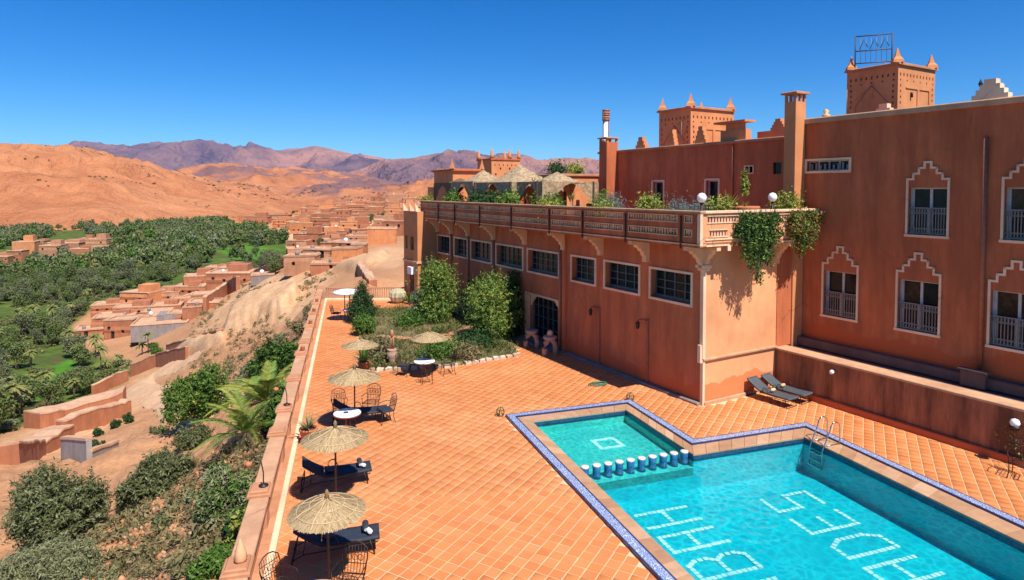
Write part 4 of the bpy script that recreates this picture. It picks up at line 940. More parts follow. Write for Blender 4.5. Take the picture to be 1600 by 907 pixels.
# the red-white vent mast behind
vm = thing('brick_flue','tall white and red banded flue standing behind the end of the roof terrace house','chimney',tuple(hotel(9.0,17.5,6.4)),WA)
MB().lathe([(.20,0),(.20,7.6)],10).build('shaft',M['white'],vm)
for k in range(5): MB().lathe([(.0,6.9+k*.16),(.26,6.91+k*.16),(.27,7.03+k*.16),(.0,7.04+k*.16)],10).build('red_band',M['bal'] if k%2 else M['brownpipe'],vm)
for q in range(3): MB().box(.20*math.cos(q*2+3)-.03,.20*math.sin(q*2+3)-.03,2,.20*math.cos(q*2+3)+.03,.20*math.sin(q*2+3)+.03,6.9).build('strip',M['brownpipe'],vm)
def tower(name,label,b,a,wb,wa_,z0,z1,mat,sign=False):
    w = hotel(b,a,0); T = thing(name,label,'tower',(w.x,w.y,0),WA)
    def dots(ax,L):
        h = []
        n = int(L/.34)
        for k in range(n): h.append((.25+k*(L-.5)/max(1,n-1)-.055,z1-.62,.25+k*(L-.5)/max(1,n-1)+.055,z1-.44))
        for k in range(n): 
            if k%2==0: h.append((.25+k*(L-.5)/max(1,n-1)-.05,z1-.9,.25+k*(L-.5)/max(1,n-1)+.05,z1-.8))
        for k in range(4):
            for u in (.28,L-.28): h.append((u-.05,z1-1.25-k*.33,u+.05,z1-1.1-k*.33))
        return h
    mb = MB(); mb.wall('x',0,0,wa_,z0,z1,dots('x',wa_),.12); mb.wall('y',0,0,wb,z0,z1,dots('y',wb),.12)
    mb.box(.14,.14,z0,wb,wa_,z1-.02); mb.build('tower_wall',mat,T)
    mb = MB(); mb.bbox(-.12,-.12,z1,wb+.12,wa_+.12,z1+.14,.03); mb.build('cornice',M['bal'],T)
    for x,y in ((.16,.16),(wb-.16,.16),(.16,wa_-.16),(wb-.16,wa_-.16)):
        MB().lathe([(.40,0),(.36,.18),(.20,.34),(.14,.5),(.03,.85),(0,.86)],4,(x,y,z1+.14),0,None,False).build('corner_pinnacle',M['earth'],T)
    # relief panel: diamond of raised lines on the shaded face, blind recess on the sunny one
    q = MB(); c = wa_/2; zc = z1-2.0
    for s in (1,-1):
        q.tube([(-.02,c,zc+1.0),(-.02,c+s*.95,zc-.1),(-.02,c+s*1.1,zc-1.6)],.03,4)
    q.box(-.03,.1,z1-2.9,.0,wa_-.1,z1-2.82); q.build('relief_lines',M['bal'],T)
    q = MB(); q.box(wb*.2,-.05,z1-1.3,wb*.85,-.002,z1-1.22); q.box(wb*.5,-.05,z1-3.2,wb*.55,-.002,z1-1.3); q.box(wb*.82,-.05,z1-3.2,wb*.85,-.002,z1-1.3); q.build('relief_frame',mat,T)
    MB().tube([(wb*.34,-.07,z1-1.5),(wb*.34,-.07,z1-1.8)],.07,6).build('wall_lamp',M['blackiron'],T)
    return T
tower('square_tower','sunlit square mud tower with four pinnacles rising behind the two-door terrace house',11.6,12.1,4.0,2.9,9,13.75,M['earth'])
T2 = tower('tall_tower','highest square mud tower carrying a bare metal sign frame above the guest wing roof',19.0,3.2,4.0,3.1,10,15.75,M['earth'])
# sign frame seen from behind, on that tower
w = hotel(19.5,3.6,15.9); sf = thing('sign_frame','open rusty metal lattice of a rooftop sign seen from its back','sign',tuple(w),WA+R(10))
q = MB()
for x in (0,1.75): q.tube([(x*.5,2.3-x,0),(x*.5,2.3-x,2.0)],.04,5)
for z in (.35,1.1,2.0): q.tube([(0,2.3,z),(.875,.55,z)],.035,5)
q.build('frame',M['pole'],sf)
q = MB()
for k in range(8): t = k/7; q.tube([(.875*t,2.3-1.75*t,.35),(.875*t,2.3-1.75*t,2.0)],.014,4)
q.build('wire_bars',M['iron'],sf)
q = MB()
for k in range(3): q.tube([(.1+.25*k,2.1-.5*k,1.2),(.2+.25*k,1.9-.5*k,1.75),(.3+.25*k,1.7-.5*k,1.3)],.025,4)
q.build('back_struts',M['pole'],sf)
merl = MB()
# ---------------------------------------------------------------- upper terrace: end house, pergola, far tower
EH = thing('flat_roof_house','plain sunlit orange house with a flat roof at the end of the upper terrace','building',tuple(WC),WA)
mb = MB(); mb.box(5.6,18,6.3,9.9,23,9.45); mb.build('wall',M['earth'],EH); MB().bbox(5.45,17.88,9.45,10,23.1,9.6,.03).build('roof_edge',M['bal'],EH)
MB().box(6.0,17.97,9.0,6.1,18.0,9.15).build('wall_spout',M['blackiron'],EH); MB().lathe([(.02,8.4),(.09,8.5),(.08,8.65),(.01,8.75)],6,(7.97,17.9,0)).build('wall_lantern',M['blackiron'],EH)
EH2 = thing('arcade_house','long orange wall behind the canopies with a raised room at its end','building',tuple(WC),WA)
mb = MB(); mb.box(3.3,30,5,12,36,8.75); mb.box(3.5,31,8.75,6.1,35,10.1); mb.build('wall',M['earth'],EH2); MB().bbox(3.3,30.8,10.1,6.3,35.2,10.28,.04).build('roof_edge',M['wall'],EH2)
for x,y in ((3.4,30.9),(6.2,30.9)): MB().lathe([(.25,0),(.12,.4),(0,.9)],4,(x,y,10.28),0,None,False).build('pinnacle',M['earth'],EH2)
mb = MB(); mb.box(5.4,24.5,6,8.5,29,9.4); mb.build('side_room',M['wall2'],EH2)
w = hotel(12,40,0); KT = thing('kasbah_tower','small crenellated orange tower rising behind the canopies with rows of square holes','tower',(w.x,w.y,0),WA)
mb = MB(); hh = [(.5+.55*k-.09,10.0+.6*j,.5+.55*k+.09,10.22+.6*j) for k in range(5) for j in range(2) if (k+j)%2==0]+[(.4+.5*k-.06,11.0,.4+.5*k+.06,11.15) for k in range(6)]
mb.wall('y',0,0,3.4,4,11.6,hh,.15); mb.wall('x',0,0,3.2,4,11.6,[],.1); mb.box(.2,.2,4,3.4,3.2,11.5); mb.build('tower_wall',M['earth'],KT)
MB().bbox(-.1,-.1,11.6,3.5,3.3,11.78,.03).build('cornice',M['wall'],KT)
for x,y in ((.1,.1),(3.3,.1),(.1,3.1),(3.3,3.1),(2.2,.1)): MB().lathe([(.26,0),(.2,.3),(.12,.75),(.05,.95)],6,(x,y,11.78)).build('horn',M['earth'],KT)
# canopies on posts
PG = thing('canopy_pergola','row of draped woven brown canopies on dark posts on the upper terrace','canopy',tuple(WC),WA)
def canopy(y0,y1,x0,x1,zt,zp,mat,drop=1.15):
    n = 14; vs = []; fs = []
    for i in range(n+1):
        for j in range(n+1):
            u, v = i/n, j/n; du = min(u,1-u)*2; dv = min(v,1-v)*2
            z = zt-.12+(zp-zt+.12)*(min(du,dv)**1.35)-.10*math.sin(du*3.1)*math.sin(dv*3.1)
            edge = max(abs(2*u-1),abs(2*v-1)); corner = (abs(2*u-1)*abs(2*v-1))
            z -= drop*max(0,corner-.5)**1.6*2.6*max(0,(edge-.8)/.2)
            vs.append((x0+(x1-x0)*u+.03*math.sin(9*v),y0+(y1-y0)*v+.03*math.sin(8*u),z))
    for i in range(n):
        for j in range(n): a = i*(n+1)+j; fs.append((a,a+n+1,a+n+2,a+1))
    mb = MB().add(vs,fs,0,True)
    # drape hanging from the front edge: gathered at the posts, arched between them
    for X_,rng in ((x0,[(x0,y0+(y1-y0)*k/20) for k in range(21)]),(None,[(x0+(x1-x0)*k/20,y0) for k in range(21)])):
        tp = []; 
        for k,(x,y) in enumerate(rng):
            t = k/20; d = .10+drop*1.25*abs(2*t-1)**1.45; sag = .0
            tp += [(x,y,zt-.02),(x+.04*math.sin(k*2.1),y+.04*math.cos(k*1.7),zt-d)]
        mb.add(tp,[(2*k,2*k+2,2*k+3,2*k+1) for k in range(20)],0,True)
    return mb.build('canopy',mat,PG)
canopy(24.2,27.2,.2,3.2,9.05,9.4,M['canvasdark'],1.4)
canopy(20.6,24.0,.2,3.6,9.1,9.95,M['canvas'],1.5)
canopy(15.6,20.2,.2,4.4,9.0,10.2,M['canvas'],1.6)
canopy(12.6,15.5,.6,4.6,9.0,9.6,M['canvas'],1.4)
for y in (12.6,15.55,20.4,24.1,27.2):
    for x in (.22,4.2): MB().box(x-.05,y-.05,6.5,x+.05,y+.05,9.0).build('post',M['pole'],PG)
MB().bbox(1.5,16.2,6.5,2.4,19.6,6.95,.05).build('dark_sofa',M['navy'],PG)

# ---------------------------------------------------------------- furniture
def make_parasol(name, seed):
    """thatched cone: straw strips in layers over a base, rope rings, ragged fringe"""
    rs = np.random.RandomState(seed); root = bpy.data.objects.new(name,None); COL.objects.link(root)
    MB().tube([(0,0,0),(0,0,2.1)],.028,8).build('pole',M['pole'],root)
    prof = [(.0,2.15),(.06,2.10),(.3,2.0),(.6,1.90),(.88,1.80)]
    MB().lathe(prof[::-1],28).build('canopy_base',M['thatchbase'],root)
    n = 2600; V = np.zeros((n,4,3)); a = rs.rand(n)*2*np.pi; r0 = np.sqrt(rs.rand(n))*.84; L = .10+.16*rs.rand(n)
    def zz(r): return np.interp(r,[0,.06,.3,.6,.9,1.1],[2.15,2.10,2.0,1.90,1.795,1.715])
    r1 = np.minimum(r0+L,.91+.04*rs.rand(n)); da = rs.normal(0,.16,n)*np.minimum(1,.15/(r0+.05)); w = .006+.008*rs.rand(n); lift = .01+.022*rs.rand(n)
    for k,(r,aa,s) in enumerate(((r0,a,-1),(r0,a,1),(r1,a+da,1),(r1,a+da,-1))):
        V[:,k,0] = r*np.cos(aa)-s*w*np.sin(aa); V[:,k,1] = r*np.sin(aa)+s*w*np.cos(aa); V[:,k,2] = zz(r)+lift*(1 if k<2 else .6)
    link('thatch',np_mesh('thatch',V.reshape(-1,3),np.arange(n*4).reshape(-1,4),M['thatch']),root)
    q = MB()
    for k in range(8):
        t = 2*math.pi*k/8+.2; q.tube([(r*math.cos(t+.05*math.sin(9*r)),r*math.sin(t+.05*math.sin(9*r)),float(zz(r))+.035) for r in (.06,.3,.6,.87)],.009,4)
    for r in (.42,.72): q.tube([(r*math.cos(t),r*math.sin(t),float(zz(r))+.035) for t in [j*2*math.pi/24 for j in range(24)]],.008,4,closed=True)
    q.build('rope',M['rope'],root)
    MB().lathe([(.07,2.10),(.045,2.2),(.06,2.24),(.02,2.32),(0,2.33)],8).build('top_knot',M['thatchbase'],root)
    return root
pg = 'thatched straw parasols on the terrace'
P1 = make_parasol('straw_parasol',1); P1.location = (-3.9,13.2,0); P1.rotation_euler = (R(1.5),R(-1),.4); P1.scale = (.87,.87,.94); tag(P1,'straw parasol in front of the nearest navy lounger, its pole behind the iron chairs','parasol',pg)
for (x,y),l,s,rz in (((-4.80,16.95),'straw parasol whose pole stands against the lounger next to the terracotta pot',0.97,1.3),((-5.62,22.35),'straw parasol over the white table with a lounger beside it',1.0,2.2),
        ((-6.76,27.9),'straw parasol above the potted plant at the corner of the garden bed',.88,.7),((-3.78,28.9),'straw parasol over the round white table at the front of the garden bed',.93,3.0)):
    dup(P1,(x,y,0),rz,l,pg,s)
wp = thing('white_parasol','small white parasol over the far table by the end railing','parasol',(-10.75,40.9,0))
MB().tube([(-.12,0,0),(-.12,0,1.85)],.03,6).tube([(.2,0,0),(.2,0,1.85)],.03,6).build('pole',M['pole'],wp)
MB().lathe([(.88,1.80),(.84,1.92),(.5,2.02),(0,2.08)],24).build('canopy',M['white'],wp)
def make_lounger(name, fabric, back=34):
    root = bpy.data.objects.new(name,None); COL.objects.link(root)
    # local x from the head (0) to the foot (1.95); y across
    hb = .70; bz = math.sin(R(back))*hb; bx = math.cos(R(back))*hb; zs = .36
    f = MB()
    for s in (-.30,.30):
        f.tube([(.62-bx*.0,s,zs),(1.92,s,zs)],.018,6); f.tube([(.62,s,zs),(.62-bx,s,zs+bz)],.018,6); f.tube([(.0,s,.05),(.0,s,.09),(.25,s,.20),(1.9,s,.30)],.014,6)
    f.tube([(.62-bx,-.3,zs+bz),(.62-bx,.3,zs+bz)],.018,6); f.tube([(1.92,-.3,zs),(1.92,.3,zs)],.018,6)
    for s in (-.28,.28): f.tube([(.22,s,.18),(.3,s,zs+.2)],.012,5)
    f.build('frame',M['blackiron'],root)
    for x,dx in ((.08,-.1),(1.72,.1)): 
        MB().tube([(x+dx,-.31,.0),(x,-.31,zs),(x,.31,zs),(x+dx,.31,.0)],.016,6).tube([(x+dx,-.31,.015),(x+dx,.31,.015)],.014,6).build('leg',M['blackiron'],root)
    for s in (-.34,.34): MB().tube([(.78,s,zs)]+[(.86-.14*math.cos(t)+.0,s,zs+.22*math.sin(t)) for t in [j*math.pi/8 for j in range(1,8)]]+[(1.02,s,zs)],.014,6).build('armrest',M['blackiron'],root)
    def pad(p0,p1,t,nm):
        n = 10; vs = []; fs = []
        for i in range(n+1):
            u = i/n; x = p0[0]+(p1[0]-p0[0])*u; z = p0[1]+(p1[1]-p0[1])*u-.03*math.sin(math.pi*u)
            for j,y in enumerate((-.31,-.2,0,.2,.31)):
                d = -.012 if abs(y)<.25 else 0
                vs.append((x,y,z+t+d)); 
        for i in range(n+1):
            u = i/n; x = p0[0]+(p1[0]-p0[0])*u; z = p0[1]+(p1[1]-p0[1])*u-.03*math.sin(math.pi*u)
            for y in (-.31,.31): vs.append((x,y,z-.02))
        for i in range(n):
            for j in range(4): a = i*5+j; fs.append((a,a+5,a+6,a+1))
            o = (n+1)*5+2*i; fs += [(i*5,o,o+2,i*5+5),(i*5+4,i*5+9,o+3,o+1),(o,o+1,o+3,o+2)]
        o = (n+1)*5; fs += [(0,1,2,3,4,o+1,o),(n*5+4,n*5+3,n*5+2,n*5+1,n*5,o+2*n,o+2*n+1)]
        return MB().add(vs,fs,0,True).build(nm,fabric,root)
    pad((.60-bx,zs+bz+.01),(.62,zs+.01),.05,'backrest'); pad((.63,zs+.01),(1.94,zs+.01),.05,'seat_pad')
    return root
lg = 'navy sun loungers along the balustrade'
def place_l(src, near, foot_dir, label, group, first=False):
    """near = midpoint of the legs on the side towards the photographer"""
    d = Vector((math.cos(foot_dir),math.sin(foot_dir),0)); nrm = Vector((-d.y,d.x,0))
    o = Vector((*near,0))+nrm*.31-d*.95
    if first: src.location = o; src.rotation_euler = (0,0,foot_dir); return tag(src,label,'sun lounger',group)
    return dup(src,o,foot_dir,label,group)
L1 = make_lounger('sun_lounger',M['navy'])
place_l(L1,(-4.05,14.25),R(14),'navy sun lounger closest to the iron chairs, foot end with a rolled towel',lg,True)
place_l(L1,(-5.0,17.75),R(18),'navy sun lounger between two straw parasols, seat foot pointing to the pool',lg)
place_l(L1,(-5.55,22.75),R(12),'navy sun lounger tucked behind the round white table with the menu holder',lg)
L4 = make_lounger('sun_lounger',M['greysling'],30)
hd = math.atan2(-.866,.5)+R(3)
w = hotel(2.75,-.12); L4.location = w; L4.rotation_euler = (0,0,hd); tag(L4,'slate grey sun lounger on the pool side of the pair by the stained wall','sun lounger','grey sun loungers by the stained wall')
w = hotel(3.62,-.10); dup(L4,w,hd+R(2),'slate grey sun lounger pressed against the stained brown wall','grey sun loungers by the stained wall')
def towel(pt, rz, label, mat, name='rolled_towel', r=.075, L=.34):
    t = thing(name,label,'towel',pt,rz)
    sp = [(0,0)]; q = MB()
    q.tube([(0,-L/2,0),(0,-L/2+.02,0),(0,L/2-.02,0),(0,L/2,0)],[r*.8,r,r,r*.8],12)
    o = q.build('roll',mat,t)
    MB().tube([(r*math.cos(a)*.6*a/6,-L/2-.003,r*math.sin(a)*.6*a/6) for a in [k*.5 for k in range(14)]],.009,4).build('spiral_end',M['towel'],t)
def on_l(near,ang,u,v,h=.50):
    d = Vector((math.cos(ang),math.sin(ang),0)); nrm = Vector((-d.y,d.x,0)); p = Vector((*near,0))+nrm*(.31+v)+d*(u-.95); return (p.x,p.y,h)
towel(on_l((-4.05,14.25),R(14),1.62,.08),R(14),'navy rolled towel on the foot of the lounger closest to the iron chairs',M['navy'])
towel(on_l((-4.05,14.25),R(14),1.70,-.12,.48),R(40),'white bundled towel on the foot of the nearest navy lounger',M['towel'],r=.06,L=.18)
towel(on_l((-5.0,17.75),R(18),1.62,.08),R(18),'navy rolled towel on the foot of the lounger between two parasols',M['navy'])
towel(on_l((-5.0,17.75),R(18),1.70,-.10,.48),R(60),'white bundled towel on the lounger between two parasols',M['towel'],r=.055,L=.16)
for nr,a,l in (((-4.05,14.25),R(14),'round grey cushion by the armrest of the lounger closest to the iron chairs'),((-5.0,17.75),R(18),'round grey cushion on the lounger between two parasols')):
    t = thing('round_cushion',l,'cushion',on_l(nr,a,.78,-.06,.43),a); MB().lathe([(0,0),(.12,.005),(.14,.04),(.12,.075),(0,.085)],14).build('cushion_body',M['greysling'],t)
for x,y,l in ((2.75,-1.15,'tan rolled towel on the grey lounger on the pool side of the pair'),(3.62,-.95,'tan rolled towel on the grey lounger against the stained wall')):
    w = hotel(x,y,.50); towel(tuple(w),hd,l,M['buff'],r=.06,L=.22)
# round tables
def make_table():
    root = bpy.data.objects.new('round_table',None); COL.objects.link(root)
    MB().lathe([(.46,.685),(.47,.70),(.47,.72),(.455,.73),(0,.732)],28).build('table_top',M['white'],root)
    MB().lathe([(.475,.66),(.485,.69),(.478,.712),(.471,.70)],28).build('rim',M['brownpipe'],root)
    for k in range(3):
        t = k*2*math.pi/3+.4; c, s = math.cos(t), math.sin(t)
        MB().tube([(.22*c,.22*s,0),(.12*c,.12*s,.2),(.07*c,.07*s,.4),(.16*c,.16*s,.6),(.25*c,.25*s,.68)],.018,6).build('leg',M['brownpipe'],root)
    return root
T1 = make_table(); T1.location = (-5.76,21.85,0); tg = 'round white tables on the terrace'
tag(T1,'round white table with a dark menu holder, a navy lounger behind it','table',tg)
dup(T1,(-3.98,28.5,0),.9,'round white table with a bottle on it at the front of the garden bed',tg,1.02)
dup(T1,(-10.55,41.0,0),.3,'round white table beneath the small white parasol',tg)
T4 = dup(T1,(-3.75,11.82,0),.3,'round pinkish table cut by the picture edge between iron chairs',tg,1.05)
for ch in T4.children:
    if ch.name.startswith('table_top'): ch.data = ch.data.copy(); ch.data.materials[0] = M['balcap']
t = thing('menu_holder','small black menu holder lying on the white table by the lounger','menu holder',(-5.78,21.8,.735),.3)
MB().bbox(-.09,-.05,0,.07,.05,.03,.008).build('holder_base',M['blackiron'],t); MB().tube([(.0,.05,.02),(.0,.05,.14)],.008,5).build('stem',M['iron'],t)
t = thing('bottle','dark blue bottle standing on the white table at the garden bed','bottle',(-4.0,28.6,.735))
MB().lathe([(.05,0),(.055,.03),(.055,.2),(.02,.27),(.02,.34)],10).build('bottle_body',M['cobalt'],t)
# wrought iron chairs
def make_chair(cushion):
    root = bpy.data.objects.new('iron_chair',None); COL.objects.link(root); r = .013
    for x,y,dx,dy in ((-.23,-.22,-.03,-.04),(.23,-.22,.03,-.04),(-.21,.22,-.02,.06),(.21,.22,.02,.06)): MB().tube([(x+dx,y+dy,0),(x,y,.2),(x,y,.44)],r,6).build('leg',M['blackiron'],root)
    q = MB(); q.tube([(-.24,-.24,.44),(.24,-.24,.44),(.23,.23,.44),(-.23,.23,.44)],r,6,closed=True)
    for k in range(7): q.tube([(-.23+.077*k,-.24,.44),(-.23+.077*k,.23,.44)],.006,4)
    for k in range(5): q.tube([(-.23,-.16+.09*k,.442),(.23,-.16+.09*k,.442)],.006,4)
    q.build('seat',M['blackiron'],root)
    top = [(-.22,.23,.44),(-.26,.30,.75),(-.24,.34,.90),(-.12,.36,.98),(0,.365,1.0),(.12,.36,.98),(.24,.34,.90),(.26,.30,.75),(.22,.23,.44)]
    q = MB(); q.tube(top,r,6)
    for k in range(7):
        x = -.18+.06*k; q.tube([(x,.235,.46),(x*1.08,.30,.74),(x*1.02,.35,.93)],.007,4)
    q.tube([(-.25,.275,.62),(.25,.275,.62)],.009,5); q.tube([(-.25,.32,.82),(.25,.32,.82)],.009,5)
    for x in (-.12,0,.12): q.tube([(x+.05*math.cos(t),.30,.72+.06*math.sin(t)) for t in [j*math.pi/5 for j in range(10)]],.007,4,closed=True)
    q.build('backrest',M['blackiron'],root)
    for s in (-1,1): MB().tube([(s*.25,.27,.68),(s*.29,.1,.68),(s*.29,-.15,.67),(s*.25,-.23,.6),(s*.24,-.23,.44)],.011,6).build('armrest',M['blackiron'],root)
    if cushion: MB().bbox(-.22,-.22,.445,.22,.21,.50,.02).build('cushion',M['navy'],root)
    return root
C1 = make_chair(False); C2 = make_chair(True); cg = 'wrought iron chairs on the terrace'
def face(p, to): return math.atan2(to[1]-p[1],to[0]-p[0])+math.pi/2
def chair(src, p, to, label, first=False, s=1.0):
    rz = face(p,to)
    if first: src.location = (*p,0); src.rotation_euler = (0,0,rz); tag(src,label,'chair',cg); return src
    return dup(src,(*p,0),rz,label,cg,s)
chair(C1,(-4.72,12.62),(-3.72,12.1),'iron chair at the cut-off pinkish table, on its balustrade side',True)
chair(C1,(-3.35,12.72),(-3.5,11.5),'iron chair at the cut-off pinkish table, on its pool side',s=1.08)
chair(C1,(-6.45,23.35),(-5.9,22),'iron chair with an empty seat behind the lounger and white table, beside the balustrade')
chair(C1,(-5.35,23.75),(-5.6,22),'iron chair farthest behind the white table and parasol with the lounger',s=1.05)
chair(C2,(-4.62,22.9),(-5.7,22.2),'iron chair with a navy cushion on the pool side of the white table',True,1.1)
chair(C2,(-4.95,28.75),(-4,28.5),'iron chair with dark cushion on the balustrade side of the garden bed table')
chair(C1,(-3.75,27.65),(-3.95,28.5),'iron chair with its back to the pool at the garden bed table')
chair(C1,(-2.95,28.9),(-4,28.5),'tall latticed iron chair between the garden bed table and the hotel wing',s=1.1)
chair(C2,(-11.5,41.1),(-10.6,41),'iron chair with dark cushion at the table under the white parasol')
chair(C1,(-10.7,41.9),(-10.6,41),'iron chair behind the table under the white parasol')
chair(C1,(15.0,18.35),(14.2,17.6),'iron chair by the stained wall at the end of the pool terrace',s=1.1)
# pots and garden ornaments
def pot(p, label, r=.26, h=.42, mat='terra', name='plant_pot'):
    t = thing(name,label,'pot',p); MB().lathe([(r*.68,0),(r*.9,h*.55),(r,h*.86),(r*1.1,h*.88),(r*1.1,h),(r*.95,h),(r*.92,h*.9)],18).build('pot_body',M[mat],t); MB().lathe([(r*.93,h*.9),(0,h*.92)],14).build('soil',M['soil'],t); return t
pot((-6.85,21.0,0),'terracotta pot with a spiky plant beside the balustrade post',.28,.5)
pot((-6.95,29.5,0),'terracotta pot with a palm plant at the corner of the garden bed',.28,.45)
pot((15.95,19.5,0),'terracotta pot with yellow flowers behind the iron chair by the stained wall',.3,.5)
t = thing('garden_urn','tall stone urn with a thin figure on top standing in the garden bed','urn',(-5.85,30.6,0)); t.scale = (.72,.72,.72)
MB().lathe([(.2,0),(.22,.08),(.16,.16),(.36,.5),(.38,.8),(.28,.95),(.34,1.02),(.3,1.04)],16).build('urn_body',M['stone'],t)
MB().tube([(-.08,0,1.0),(-.08,0,1.6),(-.02,0,1.9)],.05,6).tube([(.1,0,1.0),(.1,0,1.6),(.04,0,1.9)],.05,6).lathe([(.02,1.85),(.13,1.95),(.12,2.2),(.05,2.35),(0,2.36)],8).build('figure',M['bal'],t)
def arch_stand(p, rz, label, top):
    t = thing('stone_plant_stand',label,'plant stand',p,rz)
    for s in (-1,1): MB().tube([(s*.3,0,0),(s*.32,0,.35),(s*.26,0,.62),(s*.1,0,.78),(0,0,.80)],[.14,.13,.14,.13,.12],8).build('leg',M['stone'],t)
    MB().lathe([(.2,.78),(.34,.86),(.36,.95),(.33,1.0),(0,1.0)],14).build('stand_top',M['stone'],t)
    if top: MB().lathe([(.1,1.0),(.16,1.1),(.12,1.25),(.05,1.3),(0,1.3)],10).build('clay_jar',M['buff'],t)
arch_stand((1.95,32.3,0),R(25),'carved two-legged stone plant stand nearer the pool, with a clay jar',True)
arch_stand((1.05,33.75,0),R(-20),'carved stone plant stand nearer the garden trees, with a flat top',False)
t = thing('hose_coil','flat green coiled garden hose lying on the paving near the long wing','hose',(3.75,27.35,.02),.3)
for k in range(4): MB().tube([((.32-.05*k)*math.cos(a)*1.3+.05*k,(.32-.05*k)*math.sin(a)*.8,.02+.025*(k%2)) for a in [j*2*math.pi/22 for j in range(22)]],.018,5,closed=True).build('hose_loop',M['hose'] if 'hose' in M else M.setdefault('hose',simple('green_hose',(.04,.16,.09),.5)),t)
def ornament(p,label):
    t = thing('brass_scroll_lantern',label,'lantern',p,.5,'scrolled metal lanterns at the pool corners')
    q = MB()
    for k in range(6):
        a = k*math.pi/3; q.tube([(.05*math.cos(a),.05*math.sin(a),0),(.15*math.cos(a),.15*math.sin(a),.08),(.16*math.cos(a),.16*math.sin(a),.2),(.08*math.cos(a),.08*math.sin(a),.3),(0,0,.33)],.016,5)
    q.tube([(.16*math.cos(a),.16*math.sin(a),.14) for a in [j*math.pi/6 for j in range(12)]],.012,5,closed=True)
    q.build('scroll_cage',M['brass'],t); MB().lathe([(.12,0),(.13,.03),(.06,.05),(.05,.2),(.0,.24)],10).build('lamp_base',M['brass'],t)
M['brass'] = simple('aged_brass',(.26,.17,.075),.45,.6,.35,14)
w = poolw(7.25,22.4); ornament((w.x,w.y,0),'scrolled brass lantern at the pool corner closest to the balustrade')
w = poolw(12.75,22.35); ornament((w.x,w.y,.0),'scrolled brass lantern at the pool corner closest to the long wing')
w = hotel(4.25,-2.7,1.42); t = thing('wall_spotlight','small white spotlight on the stained wall above the grey loungers','spotlight',tuple(w),WA)
MB().lathe([(.05,0),(.11,.03),(.12,.12),(.09,.2),(0,.2)],12,M=Matrix.Rotation(R(-110),4,'Y')@Matrix.Diagonal((.7,.7,.7,1))).build('lamp_head',M['white'],t); MB().box(-.02,-.04,-.05,.12,.04,.05).build('bracket',M['iron'],t)
w = hotel(4.2,-8.75,1.25); t = thing('globe_wall_lamp','white globe lamp on a dark bracket on the stained wall above the iron chair','lamp',tuple(w),WA)
MB().lathe([(.0,-.14),(.1,-.1),(.14,0),(.1,.1),(0,.14)],14,(-.08,0,.1)).build('globe',M['globe'],t); MB().lathe([(.12,-.2),(.16,-.12),(.1,-.08)],12,(-.08,0,.1)).build('collar',M['blackiron'],t); MB().box(-.1,-.02,-.1,.14,.02,-.04).build('bracket',M['blackiron'],t)
# globes on the balcony
for k,(x,l) in enumerate(((-.62,'white globe lamp on a black post at the outer corner of the balcony'),(3.5,'white globe lamp above the balcony near the square chimney'))):
    w = hotel(x,-.45 if k==0 else -.40,6.5); t = thing('globe_lamp',l,'lamp',tuple(w),WA,'globe lamps on the balcony')
    MB().tube([(0,0,0),(0,0,1.48)],.045,8).build('post',M['blackiron'],t); MB().lathe([(.06,1.46),(.07,1.52),(.05,1.54)],10).build('collar',M['blackiron'],t)
    MB().lathe([(0,1.5),(.10,1.53),(.165,1.62),(.18,1.70),(.165,1.78),(.10,1.86),(0,1.89)],18).build('globe',M['globe'],t)
# low sofas on the upper terrace and the dark table near the chimney
for a0,a1,l in ((11.2,13.6,'low black sofa on the upper terrace by the door farther from the chimney'),(7.2,9.3,'low black sofa on the upper terrace between the two doors')):
    w = hotel(4.6,a0,6.5); t = thing('black_sofa',l,'sofa',tuple(w),WA,'black sofas on the upper terrace')
    MB().bbox(0,0,0,.8,a1-a0,.45,.05).build('seat',M['navy'],t); MB().bbox(-.18,0,0,-.002,a1-a0,1.18,.05).build('backrest',M['canvasdark'],t)
w = hotel(4.0,.6,6.5); t = thing('dark_table','dark table on the balcony in front of the square chimney','table',tuple(w),WA); MB().bbox(0,0,1.12,1.1,.7,1.18,.01).build('table_top',M['pole'],t)
for x,y in ((.05,.05),(1.0,.05),(.05,.6),(1.0,.6)): MB().box(x,y,0,x+.05,y+.05,1.12).build('leg',M['pole'],t)
